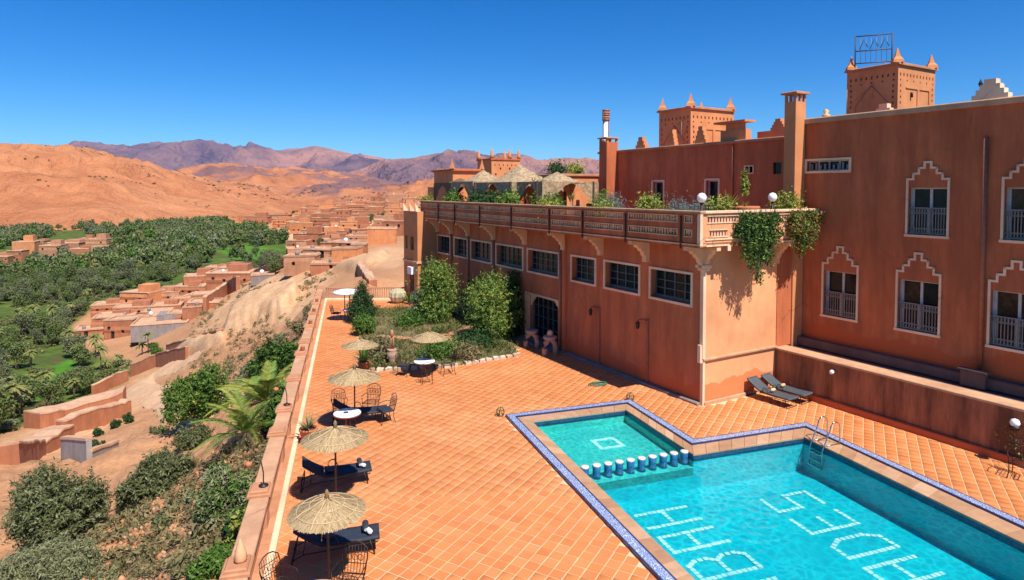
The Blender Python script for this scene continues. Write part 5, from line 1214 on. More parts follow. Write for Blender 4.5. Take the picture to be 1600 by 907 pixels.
# ---------------------------------------------------------------- foliage
def leaves(n, blobs, size, seed, clump=.22, aspect=.45, per=7, shell=.55, droop=0., sprig=0.):
    """n small leaf quads in clumps spread through a set of ellipsoids (x,y,z,rx,ry,rz)"""
    rs = np.random.RandomState(seed); vol = np.array([b[3]*b[4]*b[5] for b in blobs]); pick = rs.choice(len(blobs),max(1,n//per),p=vol/vol.sum())
    B = np.array(blobs)[pick]; d = rs.normal(size=(len(B),3)); d /= np.linalg.norm(d,axis=1)[:,None]
    r = (shell+(1-shell)*rs.rand(len(B)))**.7; c = B[:,:3]+d*r[:,None]*B[:,3:6]*(1+.14*rs.normal(size=(len(B),1)))
    c = np.repeat(c,per,0); dd = np.repeat(d,per,0); k = len(c)
    if sprig:                                            # leaves strung along outward twigs of uneven length
        nb = len(B); tw = d*.8+rs.normal(0,.45,(nb,3))+np.array((0,0,.55)); tw /= np.linalg.norm(tw,axis=1)[:,None]; ln = sprig*(.4+1.1*rs.rand(nb)**2)
        u = np.tile(np.linspace(0,1,per),nb); c = c+np.repeat(tw*ln[:,None],per,0)*u[:,None]; p = c+rs.normal(0,clump*.35,(k,3))
    else: p = c+rs.normal(0,clump,(k,3))
    p[:,2] -= droop*rs.rand(k)
    nrm = dd*.6+rs.normal(0,.6,(k,3))+np.array((0,0,.35)); nrm /= np.linalg.norm(nrm,axis=1)[:,None]
    t = np.cross(nrm,rs.normal(size=(k,3))); t /= np.linalg.norm(t,axis=1)[:,None]+1e-9; w = np.cross(nrm,t)
    s = size*(.6+.8*rs.rand(k))[:,None]; a = t*s; b2 = w*s*aspect
    return np.stack([p-a,p-b2+a*.15,p+a,p+b2+a*.15],1).reshape(-1,3)
def leaf_obj(name, V, mat, parent=None, loc=None, rz=0):
    return link(name,np_mesh(name,V,np.arange(len(V)).reshape(-1,4),mat),parent,loc,rz)
def branches(mb, z0, top, spread, n, r, seed):
    rr = random.Random(seed)
    for k in range(n):
        a = 2*math.pi*k/n+rr.uniform(-.4,.4); s = spread*rr.uniform(.6,1); h = top*rr.uniform(.75,1.0)
        mb.tube([(0,0,z0),(s*.35*math.cos(a),s*.35*math.sin(a),z0+(h-z0)*.45),(s*math.cos(a),s*math.sin(a),h)],[r*.7,r*.45,r*.12],5)
def bush(name, label, cat, pt, blobs, mat, n, size, seed, group=None, trunk=True, clump=.2, aspect=.45, droop=0., rz=0, shell=.55, second=None, sprig=0.):
    t = thing(name,label,cat,pt,rz,group)
    leaf_obj('crown',leaves(n,blobs,size,seed,clump,aspect,droop=droop,shell=shell,sprig=sprig,per=9 if sprig else 7),M[mat],t)
    if second: leaf_obj('twigs',leaves(second[1],blobs,size*second[2],seed+5,clump,aspect,shell=.8,sprig=sprig*1.2,per=9 if sprig else 7),M[second[0]],t)
    if trunk:
        top = max(b[2] for b in blobs); sp = max(b[3] for b in blobs)*.7
        mb = MB(); branches(mb,-.3,top*1.05,sp,7,.05+.025*top,seed); (branches(mb,-.2,top*1.6,sp*1.35,6,.014+.007*top,seed+3) if top < 2.2 else None); mb.build('trunk',M['trunk'],t)
    return t
# garden bed, with its edging of stones
zb = MB(); nb = len(BED); ctr = (sum(p[0] for p in BED)/nb,sum(p[1] for p in BED)/nb)
G = 60; bx0,bx1 = min(p[0] for p in BED),max(p[0] for p in BED); by0,by1 = min(p[1] for p in BED),max(p[1] for p in BED)
gx, gy = np.meshgrid(np.linspace(bx0,bx1,G),np.linspace(by0,by1,G),indexing='ij'); gz = .03+.09*(fbm(gx*.8,gy*.8,5)+.5)
ins = inpoly(gx,gy,BED); V = np.stack([gx,gy,np.where(ins,gz,-.2)],2).reshape(-1,3); i = np.arange((G-1)*(G-1)); r_, c_ = i//(G-1), i%(G-1); b_ = r_*G+c_
F = np.stack([b_,b_+G,b_+G+1,b_+1],1); keep = ins.ravel()[F].any(1)
m, nt, b = newmat('garden_soil'); b.inputs['Roughness'].default_value = .95
nt.links.new(ramp(nt,noise(nt,.7,6,.7),[(.33,(.30,.15,.075)),(.47,(.16,.11,.045)),(.58,(.085,.105,.03)),(.7,(.28,.17,.085))]),b.inputs['Base Color']); bump(nt,b,noise(nt,9,5,.7),.6,.05)
tag(link('garden_bed',np_mesh('garden_bed',V,F[keep],m,True)),kind='structure')
mb = MB()
pth = [(-7.7,36.0),(-5.6,35.4),(-3.6,36.4),(-2.4,38.6)]; pth2 = [(-3.9,36.2),(-3.0,33.4),(-2.3,31.2)]
for pl in (pth,pth2):
    for a,b2 in zip(pl,pl[1:]):
        d = Vector((b2[0]-a[0],b2[1]-a[1])).normalized(); nn = Vector((-d.y,d.x))*.26; mb.box(0,0,0,0.001,0.001,.001); mb.poly([(a[0]-nn.x,a[1]-nn.y),(b2[0]-nn.x,b2[1]-nn.y),(b2[0]+nn.x,b2[1]+nn.y),(a[0]+nn.x,a[1]+nn.y)],.0,.145)
tag(mb.build('garden_path',M['bal']),kind='structure')
def gpt(rs, n, poly):
    out = []
    while len(out) < n:
        x,y = rs.uniform(bx0,bx1),rs.uniform(by0,by1)
        if inpoly(np.array([x]),np.array([y]),poly)[0]: out.append((x,y))
    return out
rs = np.random.RandomState(5); cl = np.array(gpt(rs,150,BED)); k = 6500; pk = rs.randint(0,len(cl),k)
px_ = cl[pk,0]+rs.normal(0,.33,k); py_ = cl[pk,1]+rs.normal(0,.33,k)
okk = inpoly(px_,py_,BED); 
for pl in (pth,pth2):
    for a,b2 in zip(pl,pl[1:]):
        ax,ay = a; dx,dy = b2[0]-ax,b2[1]-ay; t_ = np.clip(((px_-ax)*dx+(py_-ay)*dy)/(dx*dx+dy*dy),0,1); okk &= np.hypot(px_-ax-t_*dx,py_-ay-t_*dy) > .3
px_,py_ = px_[okk],py_[okk]; k = len(px_); h = rs.uniform(.08,.38,k); a = rs.rand(k)*2*np.pi; w = rs.uniform(.012,.03,k); ln = rs.normal(0,.12,(k,2))
z0 = np.full(k,.06)
V = np.stack([np.stack([px_-w*np.cos(a),py_-w*np.sin(a),z0],1),np.stack([px_+w*np.cos(a),py_+w*np.sin(a),z0],1),np.stack([px_+ln[:,0]+w*.6*np.cos(a),py_+ln[:,1]+w*.6*np.sin(a),z0+h*.7],1),np.stack([px_+ln[:,0]*1.8,py_+ln[:,1]*1.8,z0+h],1)],1).reshape(-1,3)
tag(leaf_obj('garden_grass',V,M['grass']),kind='stuff')
edge = [(.35,32.15),(-3.3,29.95),(-7.15,29.35)]; st = []
for k in range(3):
    rr = random.Random(k); q = MB(); q.bbox(-.15,-.10,-.02,.15,.10,.17,.04); q.v = [(x*(1+rr.uniform(-.2,.2)),y*(1+rr.uniform(-.2,.2)),z*(1+rr.uniform(-.2,.1))) for x,y,z in q.v]; st.append(q.mesh('edging_stone',island_mat('edging_stone_%d'%k,[(.55,.40,.29),(.62,.48,.36),(.40,.24,.15),(.66,.55,.44)],.9,6,.2,True)))
es = thing('garden_edging','line of pale rough stones edging the front of the garden bed','edging',(0,0,0))
for a,b2 in zip(edge,edge[1:]):
    L = math.hypot(b2[0]-a[0],b2[1]-a[1]); n = int(L/.36); an = math.atan2(b2[1]-a[1],b2[0]-a[0])
    for k in range(n):
        if rnd.random()<.12: continue
        t = (k+.5)/n; link('edging_stone',st[k%3],es,(a[0]+(b2[0]-a[0])*t,a[1]+(b2[1]-a[1])*t,0),an+rnd.uniform(-.25,.25))
# trees and shrubs on the terrace
def lobes(seed, n, R_, z0, z1):
    rr = random.Random(seed); out = []
    for k in range(n):
        z = z0+(z1-z0)*(k+.5)/n; w = R_*math.sin(math.pi*(.18+.74*(z-z0)/(z1-z0)))*rr.uniform(.55,1.0); a = k*2.399+rr.uniform(-.5,.5); s = rr.uniform(.34,.6)
        out.append((w*math.cos(a),w*math.sin(a),z,s,s,s*rr.uniform(.8,1.15)))
    return out
bush('feathery_tree','bright green feathery tree nearer the french door of the long wing','tree',(-1.15,35.5,0),lobes(21,30,1.2,.4,3.1),'leaf_tree',9500,.085,21,clump=.13,aspect=.3,second=('leaf_yellow',2600,.95),sprig=.75)
bush('feathery_tree','bright green feathery tree standing closer to the end block of the long wing','tree',(-4.75,40.3,0),lobes(22,26,.95,.4,3.35),'leaf_tree',8000,.09,22,clump=.13,aspect=.3,second=('leaf_yellow',2000,.95),sprig=.75)
bush('dark_climber','dark leafy climber against the long wing beside the french door','shrub',tuple(hotel(-.45,14.1)),[(0,0,1.6,.6,.8,1.5),(0,.2,3.0,.35,.5,.7)],'leaf_deep',5000,.09,23,clump=.14)
bush('dark_climber','dark leafy shrub against the long wing between the two feathery trees','shrub',tuple(hotel(-.7,18.2)),[(0,0,1.3,.8,1.4,1.3)],'leaf_deep',5000,.09,24,clump=.16)
bush('grey_shrub','grey green shrub at the foot of the end block','shrub',(-5.9,42.0,0),[(0,0,.9,.7,.7,.9)],'leaf_blue',2500,.08,25)
bush('conifer','dark conical conifer beside the path under the white parasol','tree',(-9.65,40.4,0),[(0,0,.75,.85,.8,.7),(0,0,1.5,.6,.55,.6),(.05,0,2.2,.3,.3,.5)],'leaf_deep',9000,.085,26,clump=.1,aspect=.25)
bush('round_shrub','round clipped dark green shrub between the conifer and a straw parasol','shrub',(-8.7,36.9,0),[(0,0,.6,.62,.62,.55)],'leaf_bright',5000,.06,27,clump=.06)
bush('low_shrub','bushy green clump in the garden bed behind the round white table','shrub',(-3.6,31.6,0),[(0,0,.4,.9,.7,.45)],'leaf_bright',2600,.07,28)
bush('low_shrub','brownish dry clump in the garden bed beside the stone urn','shrub',(-6.5,31.2,0),[(0,0,.45,.55,.6,.5)],'leaf_dry',2200,.07,29)
bush('low_shrub','dry grey clump beside the latticed chair at the garden edge','shrub',(-2.2,31.2,0),[(0,0,.35,.6,.5,.4)],'leaf_dry',1800,.06,30)
bush('low_shrub','small green clump on the far lawn of the garden bed','shrub',(-6.4,39.3,0),[(0,0,.35,.9,.8,.4)],'leaf_bright',1800,.08,31)
bush('low_shrub','dark green clump beside the path in the garden bed','shrub',(-2.0,33.6,0),[(0,0,.35,1.1,.8,.4)],'leaf_deep',2400,.07,36)
t = thing('round_cactus','pale round barrel cactus behind the far railing end','cactus',(-8.6,47.4,0))
mb = MB(); n=24; pr = [(.25,0),(.5,.2),(.62,.5),(.58,.8),(.38,1.02),(.1,1.1),(0,1.1)]
for (r,z) in pr:
    for j in range(n): q=2*math.pi*j/n; rr=r*(1+.07*(-1)**j); mb.v.append((rr*math.cos(q),rr*math.sin(q),z))
for i in range(len(pr)-1):
    for j in range(n): mb.f.append((i*n+j,i*n+(j+1)%n,(i+1)*n+(j+1)%n,(i+1)*n+j)); mb.m.append(0); mb.sm.append(False)
mb.build('cactus_body',simple('pale_cactus',(.40,.36,.22),.8,0,.3,10,.4),t)
def blade_plant(name,label,cat,pt,n,L,w,mat,seed,up=.9,bend=.5,stem=0,group=None,scale_z=1):
    rr = random.Random(seed); t = thing(name,label,cat,pt,0,group); V = []; F = []
    for k in range(n):
        a = k*2.399+rr.uniform(-.2,.2); e = up*(.35+.65*rr.random()); l = L*rr.uniform(.65,1.05); prev = None
        for i in range(6):
            u = i/5; x = l*u*math.cos(e*1.2)*(1+.2*u); z = stem+l*(u*math.sin(e*1.2)-bend*u*u*(1-e*.4))*scale_z; ww = w*(1-u)**.7*(1 if i else .6)
            p = (x*math.cos(a),x*math.sin(a),z); s = (-math.sin(a)*ww,math.cos(a)*ww)
            V += [(p[0]-s[0],p[1]-s[1],p[2]),(p[0]+s[0],p[1]+s[1],p[2])]
            if i: o = len(V)-4; F.append((o,o+1,o+3,o+2))
    np_ = np_mesh('leaves',np.array(V),np.array(F),M[mat]); link('leaves',np_,t)
    if stem: MB().tube([(0,0,0),(.03,.02,stem*.5),(0,0,stem+.03)],[.06,.05,.04],6).build('stem',M['trunk'],t)
    return t
blade_plant('agave','spiky green agave by the railing next to the end block','agave',(-7.6,46.8,0),26,1.3,.07,'leaf_bright',1,1.1,.2)
blade_plant('spiky_plant','spiky variegated plant in the terracotta pot beside the balustrade','plant',(-6.85,21.0,.45),30,.75,.035,'leaf_sage',2,1.0,.25)
blade_plant('potted_palm','green palm plant in the pot at the corner of the garden bed','plant',(-6.95,29.5,.4),34,1.15,.05,'leaf_bright',3,1.15,.2)
bush('flowering_plant','yellow flowering plant in the pot by the stained wall','plant',(15.95,19.5,.45),[(0,0,.35,.3,.3,.35)],'leaf_yellow',900,.05,33,trunk=False)
# plants of the balcony and the upper terrace
def vine(label,x0,x1,zlow,seed,mat,mat2):
    rr = random.Random(seed); w = hotel(0,-.9,0); t = thing('hanging_vine',label,'vine',tuple(w),WA,'vines hanging over the balcony end')
    bl = []; n = int((x1-x0)/.14)
    for k in range(n):
        u = (k+.5)/n; x = x0+(x1-x0)*u; bot = zlow+(7.3-zlow)*(abs(2*u-1)**1.5)*.8+rr.uniform(-.45,.55); zz = 7.45
        while zz > bot: bl.append((x+rr.uniform(-.1,.1),-.02+rr.uniform(-.12,.05)*1.2,zz,.11,.09,.12)); zz -= .17
    leaf_obj('foliage',leaves(3800,bl,.06,seed,.07,.5,per=5),M[mat],t); leaf_obj('flowers',leaves(2600,bl,.055,seed+1,.08,.45,per=3),M[mat2],t)
    q = MB()
    for k in range(8): x = x0+(x1-x0)*(k+.5)/8; q.tube([(x,.25,7.6),(x,.0,7.75),(x,-.02,7.3),(x+.05,-.03,6.7)],.012,4)
    q.build('stems',M['trunk'],t)
vine('thick green vine hanging over the middle of the sunlit balcony end',.8,3.3,5.2,41,'leaf_deep','leaf_tree')
vine('shorter vine with orange flowers hanging over the balcony near the guest wing',3.9,5.85,6.15,43,'leaf_flower','leaf_tree')
ug = 'plants along the upper terrace'
def up(x,y,z=6.5): return tuple(hotel(x,y,z))
bush('balcony_shrub','lime green shrub in the balcony planter beside the tall door','shrub',up(1.15,.4),[(0,0,1.15,.35,.35,.35)],'leaf_yellow',900,.07,51,ug,False)
blade_plant('yellow_yucca','tall yellow green yucca fan on the balcony above the vine','yucca',up(2.0,.6),40,.95,.035,'leaf_yellow',5,1.2,.1,1.2)
t = blade_plant('yellow_yucca','slender flowering yellow stalk beside the yucca fan on the balcony','yucca',up(2.9,.5),14,.4,.03,'leaf_yellow',6,1.0,.3,1.3)
leaf_obj('flower_spike',leaves(700,[(0,0,1.9+.14*k,.12-.008*k,.12-.008*k,.12) for k in range(7)],.06,9,.05),M['leaf_yellow'],t)
t = thing('clay_bowl','wide clay planter on the balcony under the flowering stalk','pot',up(2.9,.5),0); MB().lathe([(.3,.7),(.5,1.0),(.62,1.25),(.6,1.32),(.5,1.3),(0,1.28)],18).lathe([(.2,0),(.22,.7)],12).build('bowl',M['terra'],t)
bush('balcony_shrub','orange tinged shrub on the balcony corner near the guest wing','shrub',up(4.7,-.1),[(0,0,1.25,.5,.3,.3),(.3,.1,1.45,.3,.3,.3)],'leaf_yellow',1300,.06,52,ug,False)
bush('blue_shrub','blue grey spiky plant mass behind the balcony corner lamp','shrub',up(-.2,1.3),[(0,0,1.1,.4,.7,.35),(.9,.3,1.1,.5,.5,.3)],'leaf_blue',1900,.085,53,ug,False,aspect=.15)
bush('balcony_shrub','yellow green shrub left of the balcony corner lamp','shrub',up(-.35,2.6),[(0,0,1.3,.35,.4,.35),(0,.7,1.25,.3,.35,.35)],'leaf_yellow',1500,.07,54,ug,False)
bush('balcony_shrub','tall green shrub before the door farther from the chimney','shrub',up(.2,6.6),[(0,0,1.3,.35,.4,.5)],'leaf_tree',1400,.075,55,ug,False,aspect=.2)
bush('blue_shrub','blue green succulent mass before the door farther from the chimney','shrub',up(.1,5.7),[(0,0,1.25,.35,.55,.4)],'leaf_blue',1400,.085,56,ug,False,aspect=.15)
bush('balcony_shrub','low yellow flowers along the parapet below the farther door','shrub',up(-.5,5.6),[(0,0,1.15,.2,.8,.12)],'leaf_yellow',700,.06,57,ug,False)
blade_plant('yellow_yucca','thin yellow sprig rising from the parapet near the flat roof house','yucca',up(.2,9.1),12,.5,.04,'leaf_yellow',8,1.3,.1,1.5)
bush('balcony_shrub','low pale yellow shrub row on the parapet by the flat roof house','shrub',up(-.4,10.6),[(0,0,1.15,.25,1.2,.18)],'leaf_yellow',1200,.06,58,ug,False)
bush('balcony_shrub','tall green bush in front of the flat roof house','shrub',up(1.0,13.4),[(0,0,1.2,.5,.6,.55),(0,.3,1.9,.3,.35,.5)],'leaf_tree',2200,.08,59,ug,False)
bush('balcony_shrub','round green bush at the corner of the flat roof house','shrub',up(.8,11.9),[(0,0,1.15,.45,.5,.4)],'leaf_bright',1500,.08,60,ug,False)
for k,(y,l) in enumerate(((15.2,'wide green bush under the pale end of the canopies'),(17.4,'dark green bush between the two middle canopy posts'),(19.4,'spiky dark green bush beside the dark sofa under the canopy'),(23.2,'broad green bush under the peaked canopy nearest the far end'))):
    bush('balcony_shrub',l,'shrub',up(-.1,y),[(0,0,1.15,.5,.9,.5),(.1,.4,1.45,.4,.5,.3)],('leaf_tree','leaf_deep','leaf_deep','leaf_bright')[k],2000,.085,61+k,ug,False)
bush('balcony_shrub','yellow green bush at the far end of the long parapet','shrub',up(-.2,27.6),[(0,0,1.1,.4,.5,.3)],'leaf_yellow',900,.08,66,ug,False)
for x,y,l in ((6.6,20,'dark round bush on the roof of the flat roof house'),(8.9,21,'small yellow bush on the roof of the flat roof house')):
    bush('roof_bush',l,'shrub',up(x,y,9.5),[(0,0,.4,.5,.5,.4)],'leaf_deep' if x<7 else 'leaf_yellow',1200,.09,67,None,False)

# ---------------------------------------------------------------- bushes on the slope
def on(px,py): return drop(px,py)
def slope_bush(px,py,wpx,hpx,mat,label,seed,n,leaf,name='shrub',second=None,aspect=.4,clump=.14,lobes=7,cat='shrub'):
    x,y,z = on(px,py); k = y/990; rw, hh = wpx*k/2, hpx*k; rr = random.Random(seed); bl = []
    for i in range(lobes+5):
        a = rr.uniform(0,6.28); d = rr.uniform(.05,.85); s = rr.uniform(.20,.46)
        bl.append((rw*d*math.cos(a),rw*d*math.sin(a)*.8,hh*rr.uniform(.2,.8)*(1.15-d*.5),rw*s,rw*s,hh*s*.7))
    return bush(name,label,cat,(x,y,z-.1),bl,mat,n,leaf,seed,clump=clump,aspect=aspect,second=second,sprig=.34*min(1.2,rw/1.5))
slope_bush(72,850,150,105,'leaf_olive','large dark olive shrub in the lower corner of the slope',70,26000,.09,second=('leaf_sage',6000,1),aspect=.3,lobes=10)
slope_bush(80,930,200,70,'leaf_sage','pale silvery shrub spreading along the bottom of the slope',71,26000,.075,aspect=.22,lobes=10)
slope_bush(258,758,95,68,'leaf_olive','dusty olive shrub uphill of the concrete wall',72,15000,.085,second=('leaf_sage',3500,1),aspect=.3)
slope_bush(205,785,50,45,'leaf_olive','small dusty olive shrub beside the large dark one',73,6000,.085,second=('leaf_sage',2500,1),aspect=.3)
slope_bush(350,812,72,80,'leaf_sage','silver green shrub against the balustrade post with the lamp bracket',74,15000,.075,second=('leaf_bright',5000,1),aspect=.3)
slope_bush(382,858,62,75,'leaf_yellow','yellow green leafy shrub in the shade of the balustrade',75,7000,.085,second=('leaf_deep',6000,1.1),aspect=.5)
slope_bush(325,662,108,78,'leaf_bright','dense bright green shrub above the dirt track',76,20000,.10,second=('leaf_yellow',2500,.9),aspect=.45,lobes=9)
slope_bush(430,600,80,70,'leaf_bright','dark green thicket below the balustrade by the palms',77,12000,.11,second=('leaf_deep',6000,1))
slope_bush(440,690,60,80,'leaf_bright','leafy green bush squeezed between the palms and the balustrade',78,9000,.09,second=('leaf_deep',4000,1))
slope_bush(395,620,75,50,'leaf_sage','dusty grey shrub on the slope beyond the palms',79,8000,.11)
slope_bush(300,700,75,40,'leaf_olive','low olive shrub below the dense bright green one',80,6000,.09)
slope_bush(340,905,70,40,'leaf_bright','green ground shrub at the very foot of the balustrade',81,5000,.06)
for k,(px,py,w,h) in enumerate(((360,588,40,22),(455,560,40,26),(470,525,30,22),(330,615,35,20),(250,690,34,22),(230,775,30,26),(300,790,26,18),(255,830,30,18),(420,565,26,16),(440,535,22,14),(395,590,26,16),(280,640,20,12),(380,560,18,10),(350,610,16,10),(480,490,16,14))):
    slope_bush(px,py,w,h,('leaf_sage','leaf_olive','leaf_dry')[k%3],'small dry shrub among the stones of the slope',90+k,1500,.09,'dry_shrub',lobes=4)['group'] = 'small dry shrubs on the slope'
for px,py,w,h in ((155,682,16,16),(180,672,16,16),(202,665,16,18),(148,700,40,14)):
    slope_bush(px,py,w,h,'leaf_deep','small dark green bush on the ledge above the concrete wall',int(px),1200,.16,'ledge_bush',lobes=4)['group'] = 'small bushes on the ledge'
# tufts and stones, too many to count
rs = np.random.RandomState(12); tp = []
while len(tp) < 3600:
    px,py = rs.uniform(0,660,4000),rs.uniform(400,905,4000)
    for a,b2 in zip(px,py):
        if (b2 > 905-(a*.55) or (a>300 and b2>440 and b2<620) or (a>480 and b2 < 450)) and a < 640 and len(tp)<3600: tp.append((a,b2))
P = [drop(a,b2) for a,b2 in tp[::2]]
P = np.array([p for p in P if p[1]<260 and (p[0]+5.34+.257*(p[1]-12.5))*.9685 < -.6])
VV = []
for k,p in enumerate(P):
    s = rs.uniform(.10,.32)*(1+p[1]/70); v = leaves(42,[(0,0,s*.4,s,s,s*.5)],s*.35,k,s*.2,.3,per=6); VV.append(v+p)
tag(leaf_obj('scrub',np.concatenate(VV),M['leaf_dry']),kind='stuff')
sv, sf = [], []
ico = np.array([(0,0,1),(.9,0,.45),(.28,.85,.4),(-.72,.53,.45),(-.72,-.53,.4),(.28,-.85,.45),(.5,.5,-.3),(-.6,.1,-.3),(.2,-.7,-.3)]); icf = [(0,1,2),(0,2,3),(0,3,4),(0,4,5),(0,5,1),(1,6,2),(2,7,3),(3,7,4),(4,8,5),(5,8,1),(2,6,7),(4,7,8),(1,8,6)]
PS = [drop(a,b2) for a,b2 in tp[1::2]]; o = 0
for p in PS:
    if p[1]>200 or (p[0]+5.34+.257*(p[1]-12.5))*.9685 > -.5: continue
    for j in range(3):
        s = rs.uniform(.03,.11)*(1+p[1]/80); c = np.array(p)+np.r_[rs.normal(0,.6,2)*(1+p[1]/60),0]; c[2] = float(ground_z(c[0:1],c[1:2])[0]); sv.append(ico*s*rs.uniform(.7,1.3,(1,3))+c); sf += [[i+o for i in f] for f in icf]; o += 9
tag(link('scattered_stones',np_mesh('scattered_stones',np.concatenate(sv),np.array(sf),island_mat('slope_stone',[(.30,.13,.065),(.42,.20,.10),(.48,.27,.15),(.36,.16,.08)],.95))),kind='stuff')
# palms on the slope beside the balustrade: every frond a part
def frond_mesh(L, seed, mat, nl=34, wl=.34, droop=.6):
    rr = random.Random(seed); V = []; F = []
    def rach(u): return Vector((L*u*(1-.12*u),0,L*(.55*u-droop*u*u)))
    for i in range(nl):
        u = .10+.9*i/nl; p = rach(u); d = (rach(min(1,u+.02))-rach(u-.02)).normalized(); ll = wl*math.sin(math.pi*(.18+.78*u))*rr.uniform(.8,1.1)
        for s in (-1,1):
            tip = p+d*ll*.75+Vector((0,s*ll,-.18*ll*rr.uniform(.5,1.8))); w = d*.022
            V += [p-w,p+w,(p+tip)/2+w*1.0+Vector((0,0,.02)),tip]; F.append((len(V)-4,len(V)-3,len(V)-2,len(V)-1))
    for i in range(8):
        a, b2 = rach(i/8), rach((i+1)/8); w = Vector((0,.018*(1-i/9),0)); V += [a-w,a+w,b2+w,b2-w]; F.append((len(V)-4,len(V)-3,len(V)-2,len(V)-1))
    return np_mesh('frond',np.array([tuple(v) for v in V]),np.array(F),M[mat])
fy = [frond_mesh(2.6,k,'leaf_yellow') for k in range(2)]+[frond_mesh(2.4,4,'leaf_tree')]; fd = frond_mesh(2.3,9,'leaf_dry',30,.3,1.0)
def slope_palm(px,py,label,s,seed,n=26):
    rr = random.Random(seed); x,y,z = drop(px,py); t = thing('young_palm',label,'palm',(x,y,z-.1),0,None); t.scale = (s,)*3
    MB().lathe([(.2,0),(.26,.2),(.2,.5),(.12,.65)],8).build('trunk',M['trunk'],t)
    for k in range(n):
        o = link('frond',fd if k%6==5 else fy[rr.randrange(3)],t,(0,0,.5)); o.rotation_euler = (rr.uniform(-.2,.2),-R(rr.uniform(-5,52)) if k%6!=5 else R(18),k*2.399+rr.uniform(-.2,.2)); o.scale = (rr.uniform(.75,1.05),)*3
slope_palm(415,650,'yellow green young palm with upright fronds below the balustrade',1.2,1)
slope_palm(385,700,'spreading young palm with drooping yellow fronds nearer the photographer',1.1,2)
slope_palm(445,640,'young palm leaning on the balustrade beside the upright one',.85,3,20)

# ---------------------------------------------------------------- earthen village and walls on the slope
M['mud'] = plaster('mud_brick_render',(.45,.175,.082),.45,bmp=.4); M['mud2'] = plaster('pale_mud_render',(.52,.25,.13),.45,bmp=.4); M['mudroof'] = plaster('mud_roof',(.60,.36,.22),.4,bmp=.4); M['greywall'] = plaster('grey_cement_wall',(.30,.25,.235),.5); M['concrete'] = plaster('concrete',(.38,.35,.33),.5)
M['hole'] = simple('dark_opening',(.02,.013,.01),.9)
vg = 'mud houses of the village below the hotel'
def house(px,py,wpx,hpx,rot,label,mat='mud',seed=0,depth=None,wins=3,parap=True):
    x,y,z = drop(px,py); k = y/990; w = wpx*k; h = hpx*k*1.0; d = depth or w*.8; rr = random.Random(seed*7+int(px))
    t = thing('mud_house',label,'house',(x,y,z-1.0),R(rot),vg)
    mb = MB(); hl = []
    for i in range(wins):
        u = -w/2+w*(i+.5+rr.uniform(-.2,.2))/max(1,wins); s = max(.35,.05*h+.2); zz = 1+h*rr.choice((.35,.55,.7)); hl.append((u-s,zz-s*1.1,u+s,zz+s*1.1))
    du = rr.uniform(-.3,.3)*w; dh = (du-.55,.6,du+.55,2.9)
    if wins and not any(a[0]<du+.7 and a[2]>du-.7 and a[1]<3.1 for a in hl): hl.append(dh)
    mb.wall('y',-d/2,-w/2,w/2,0,h+1,hl,.4); mb.wall('x',-w/2,-d/2,d/2,0,h+1,[],.1); mb.box(-w/2+.45,-d/2+.45,0,w/2,d/2,h+.95)
    def wob(q_): q_.v = [(x*(1+.03*math.sin(5*z+x)),y*(1+.03*math.cos(3*z+y)),z+(.22*math.sin(x*1.3+seed)*math.cos(y*1.1) if z > h*.9 else 0)) for x,y,z in q_.v]
    wob(mb); mb.build('wall',M[mat],t)
    q = MB(); 
    for a in hl: q.box(a[0]-.05,-d/2+.38,a[1]-.05,a[2]+.05,-d/2+.44,a[3]+.05)
    if hl: tag(q.build('window_opening',M['hole'],t),kind='stuff')
    q = MB(); p = .35
    q.box(-w/2-.1,-d/2-.1,h+1,w/2+.1,-d/2+p,h+1.45*1.0); q.box(-w/2-.1,d/2-p,h+1,w/2+.1,d/2+.1,h+1.45); q.box(-w/2-.1,-d/2+p,h+1,-w/2+p,d/2-p,h+1.42); q.box(w/2-p,-d/2+p,h+1,w/2+.1,d/2-p,h+1.42); q.box(-w/2+p,-d/2+p,h+.95,w/2-p,d/2-p,h+1.1)
    wob(q); q.build('roof',M['mudroof'],t)
    if rr.random() < .4:
        q = MB(); a_, b_ = rr.uniform(-.3,.3)*w, rr.uniform(-.3,.3)*d; q.lathe([(.5,0),(.55,.9),(.2,1.1),(0,1.1)],7,(a_,b_,h+1.1)); q.build('water_tank',M['white' if rr.random()<.5 else 'greywall'],t)
    if w > 9:
        q = MB(); q.box(-w*.1,-d*.1,h+1.1,w*.35,d*.45,h+1+h*.45); q.build('upper_room',M[mat],t)
    return t
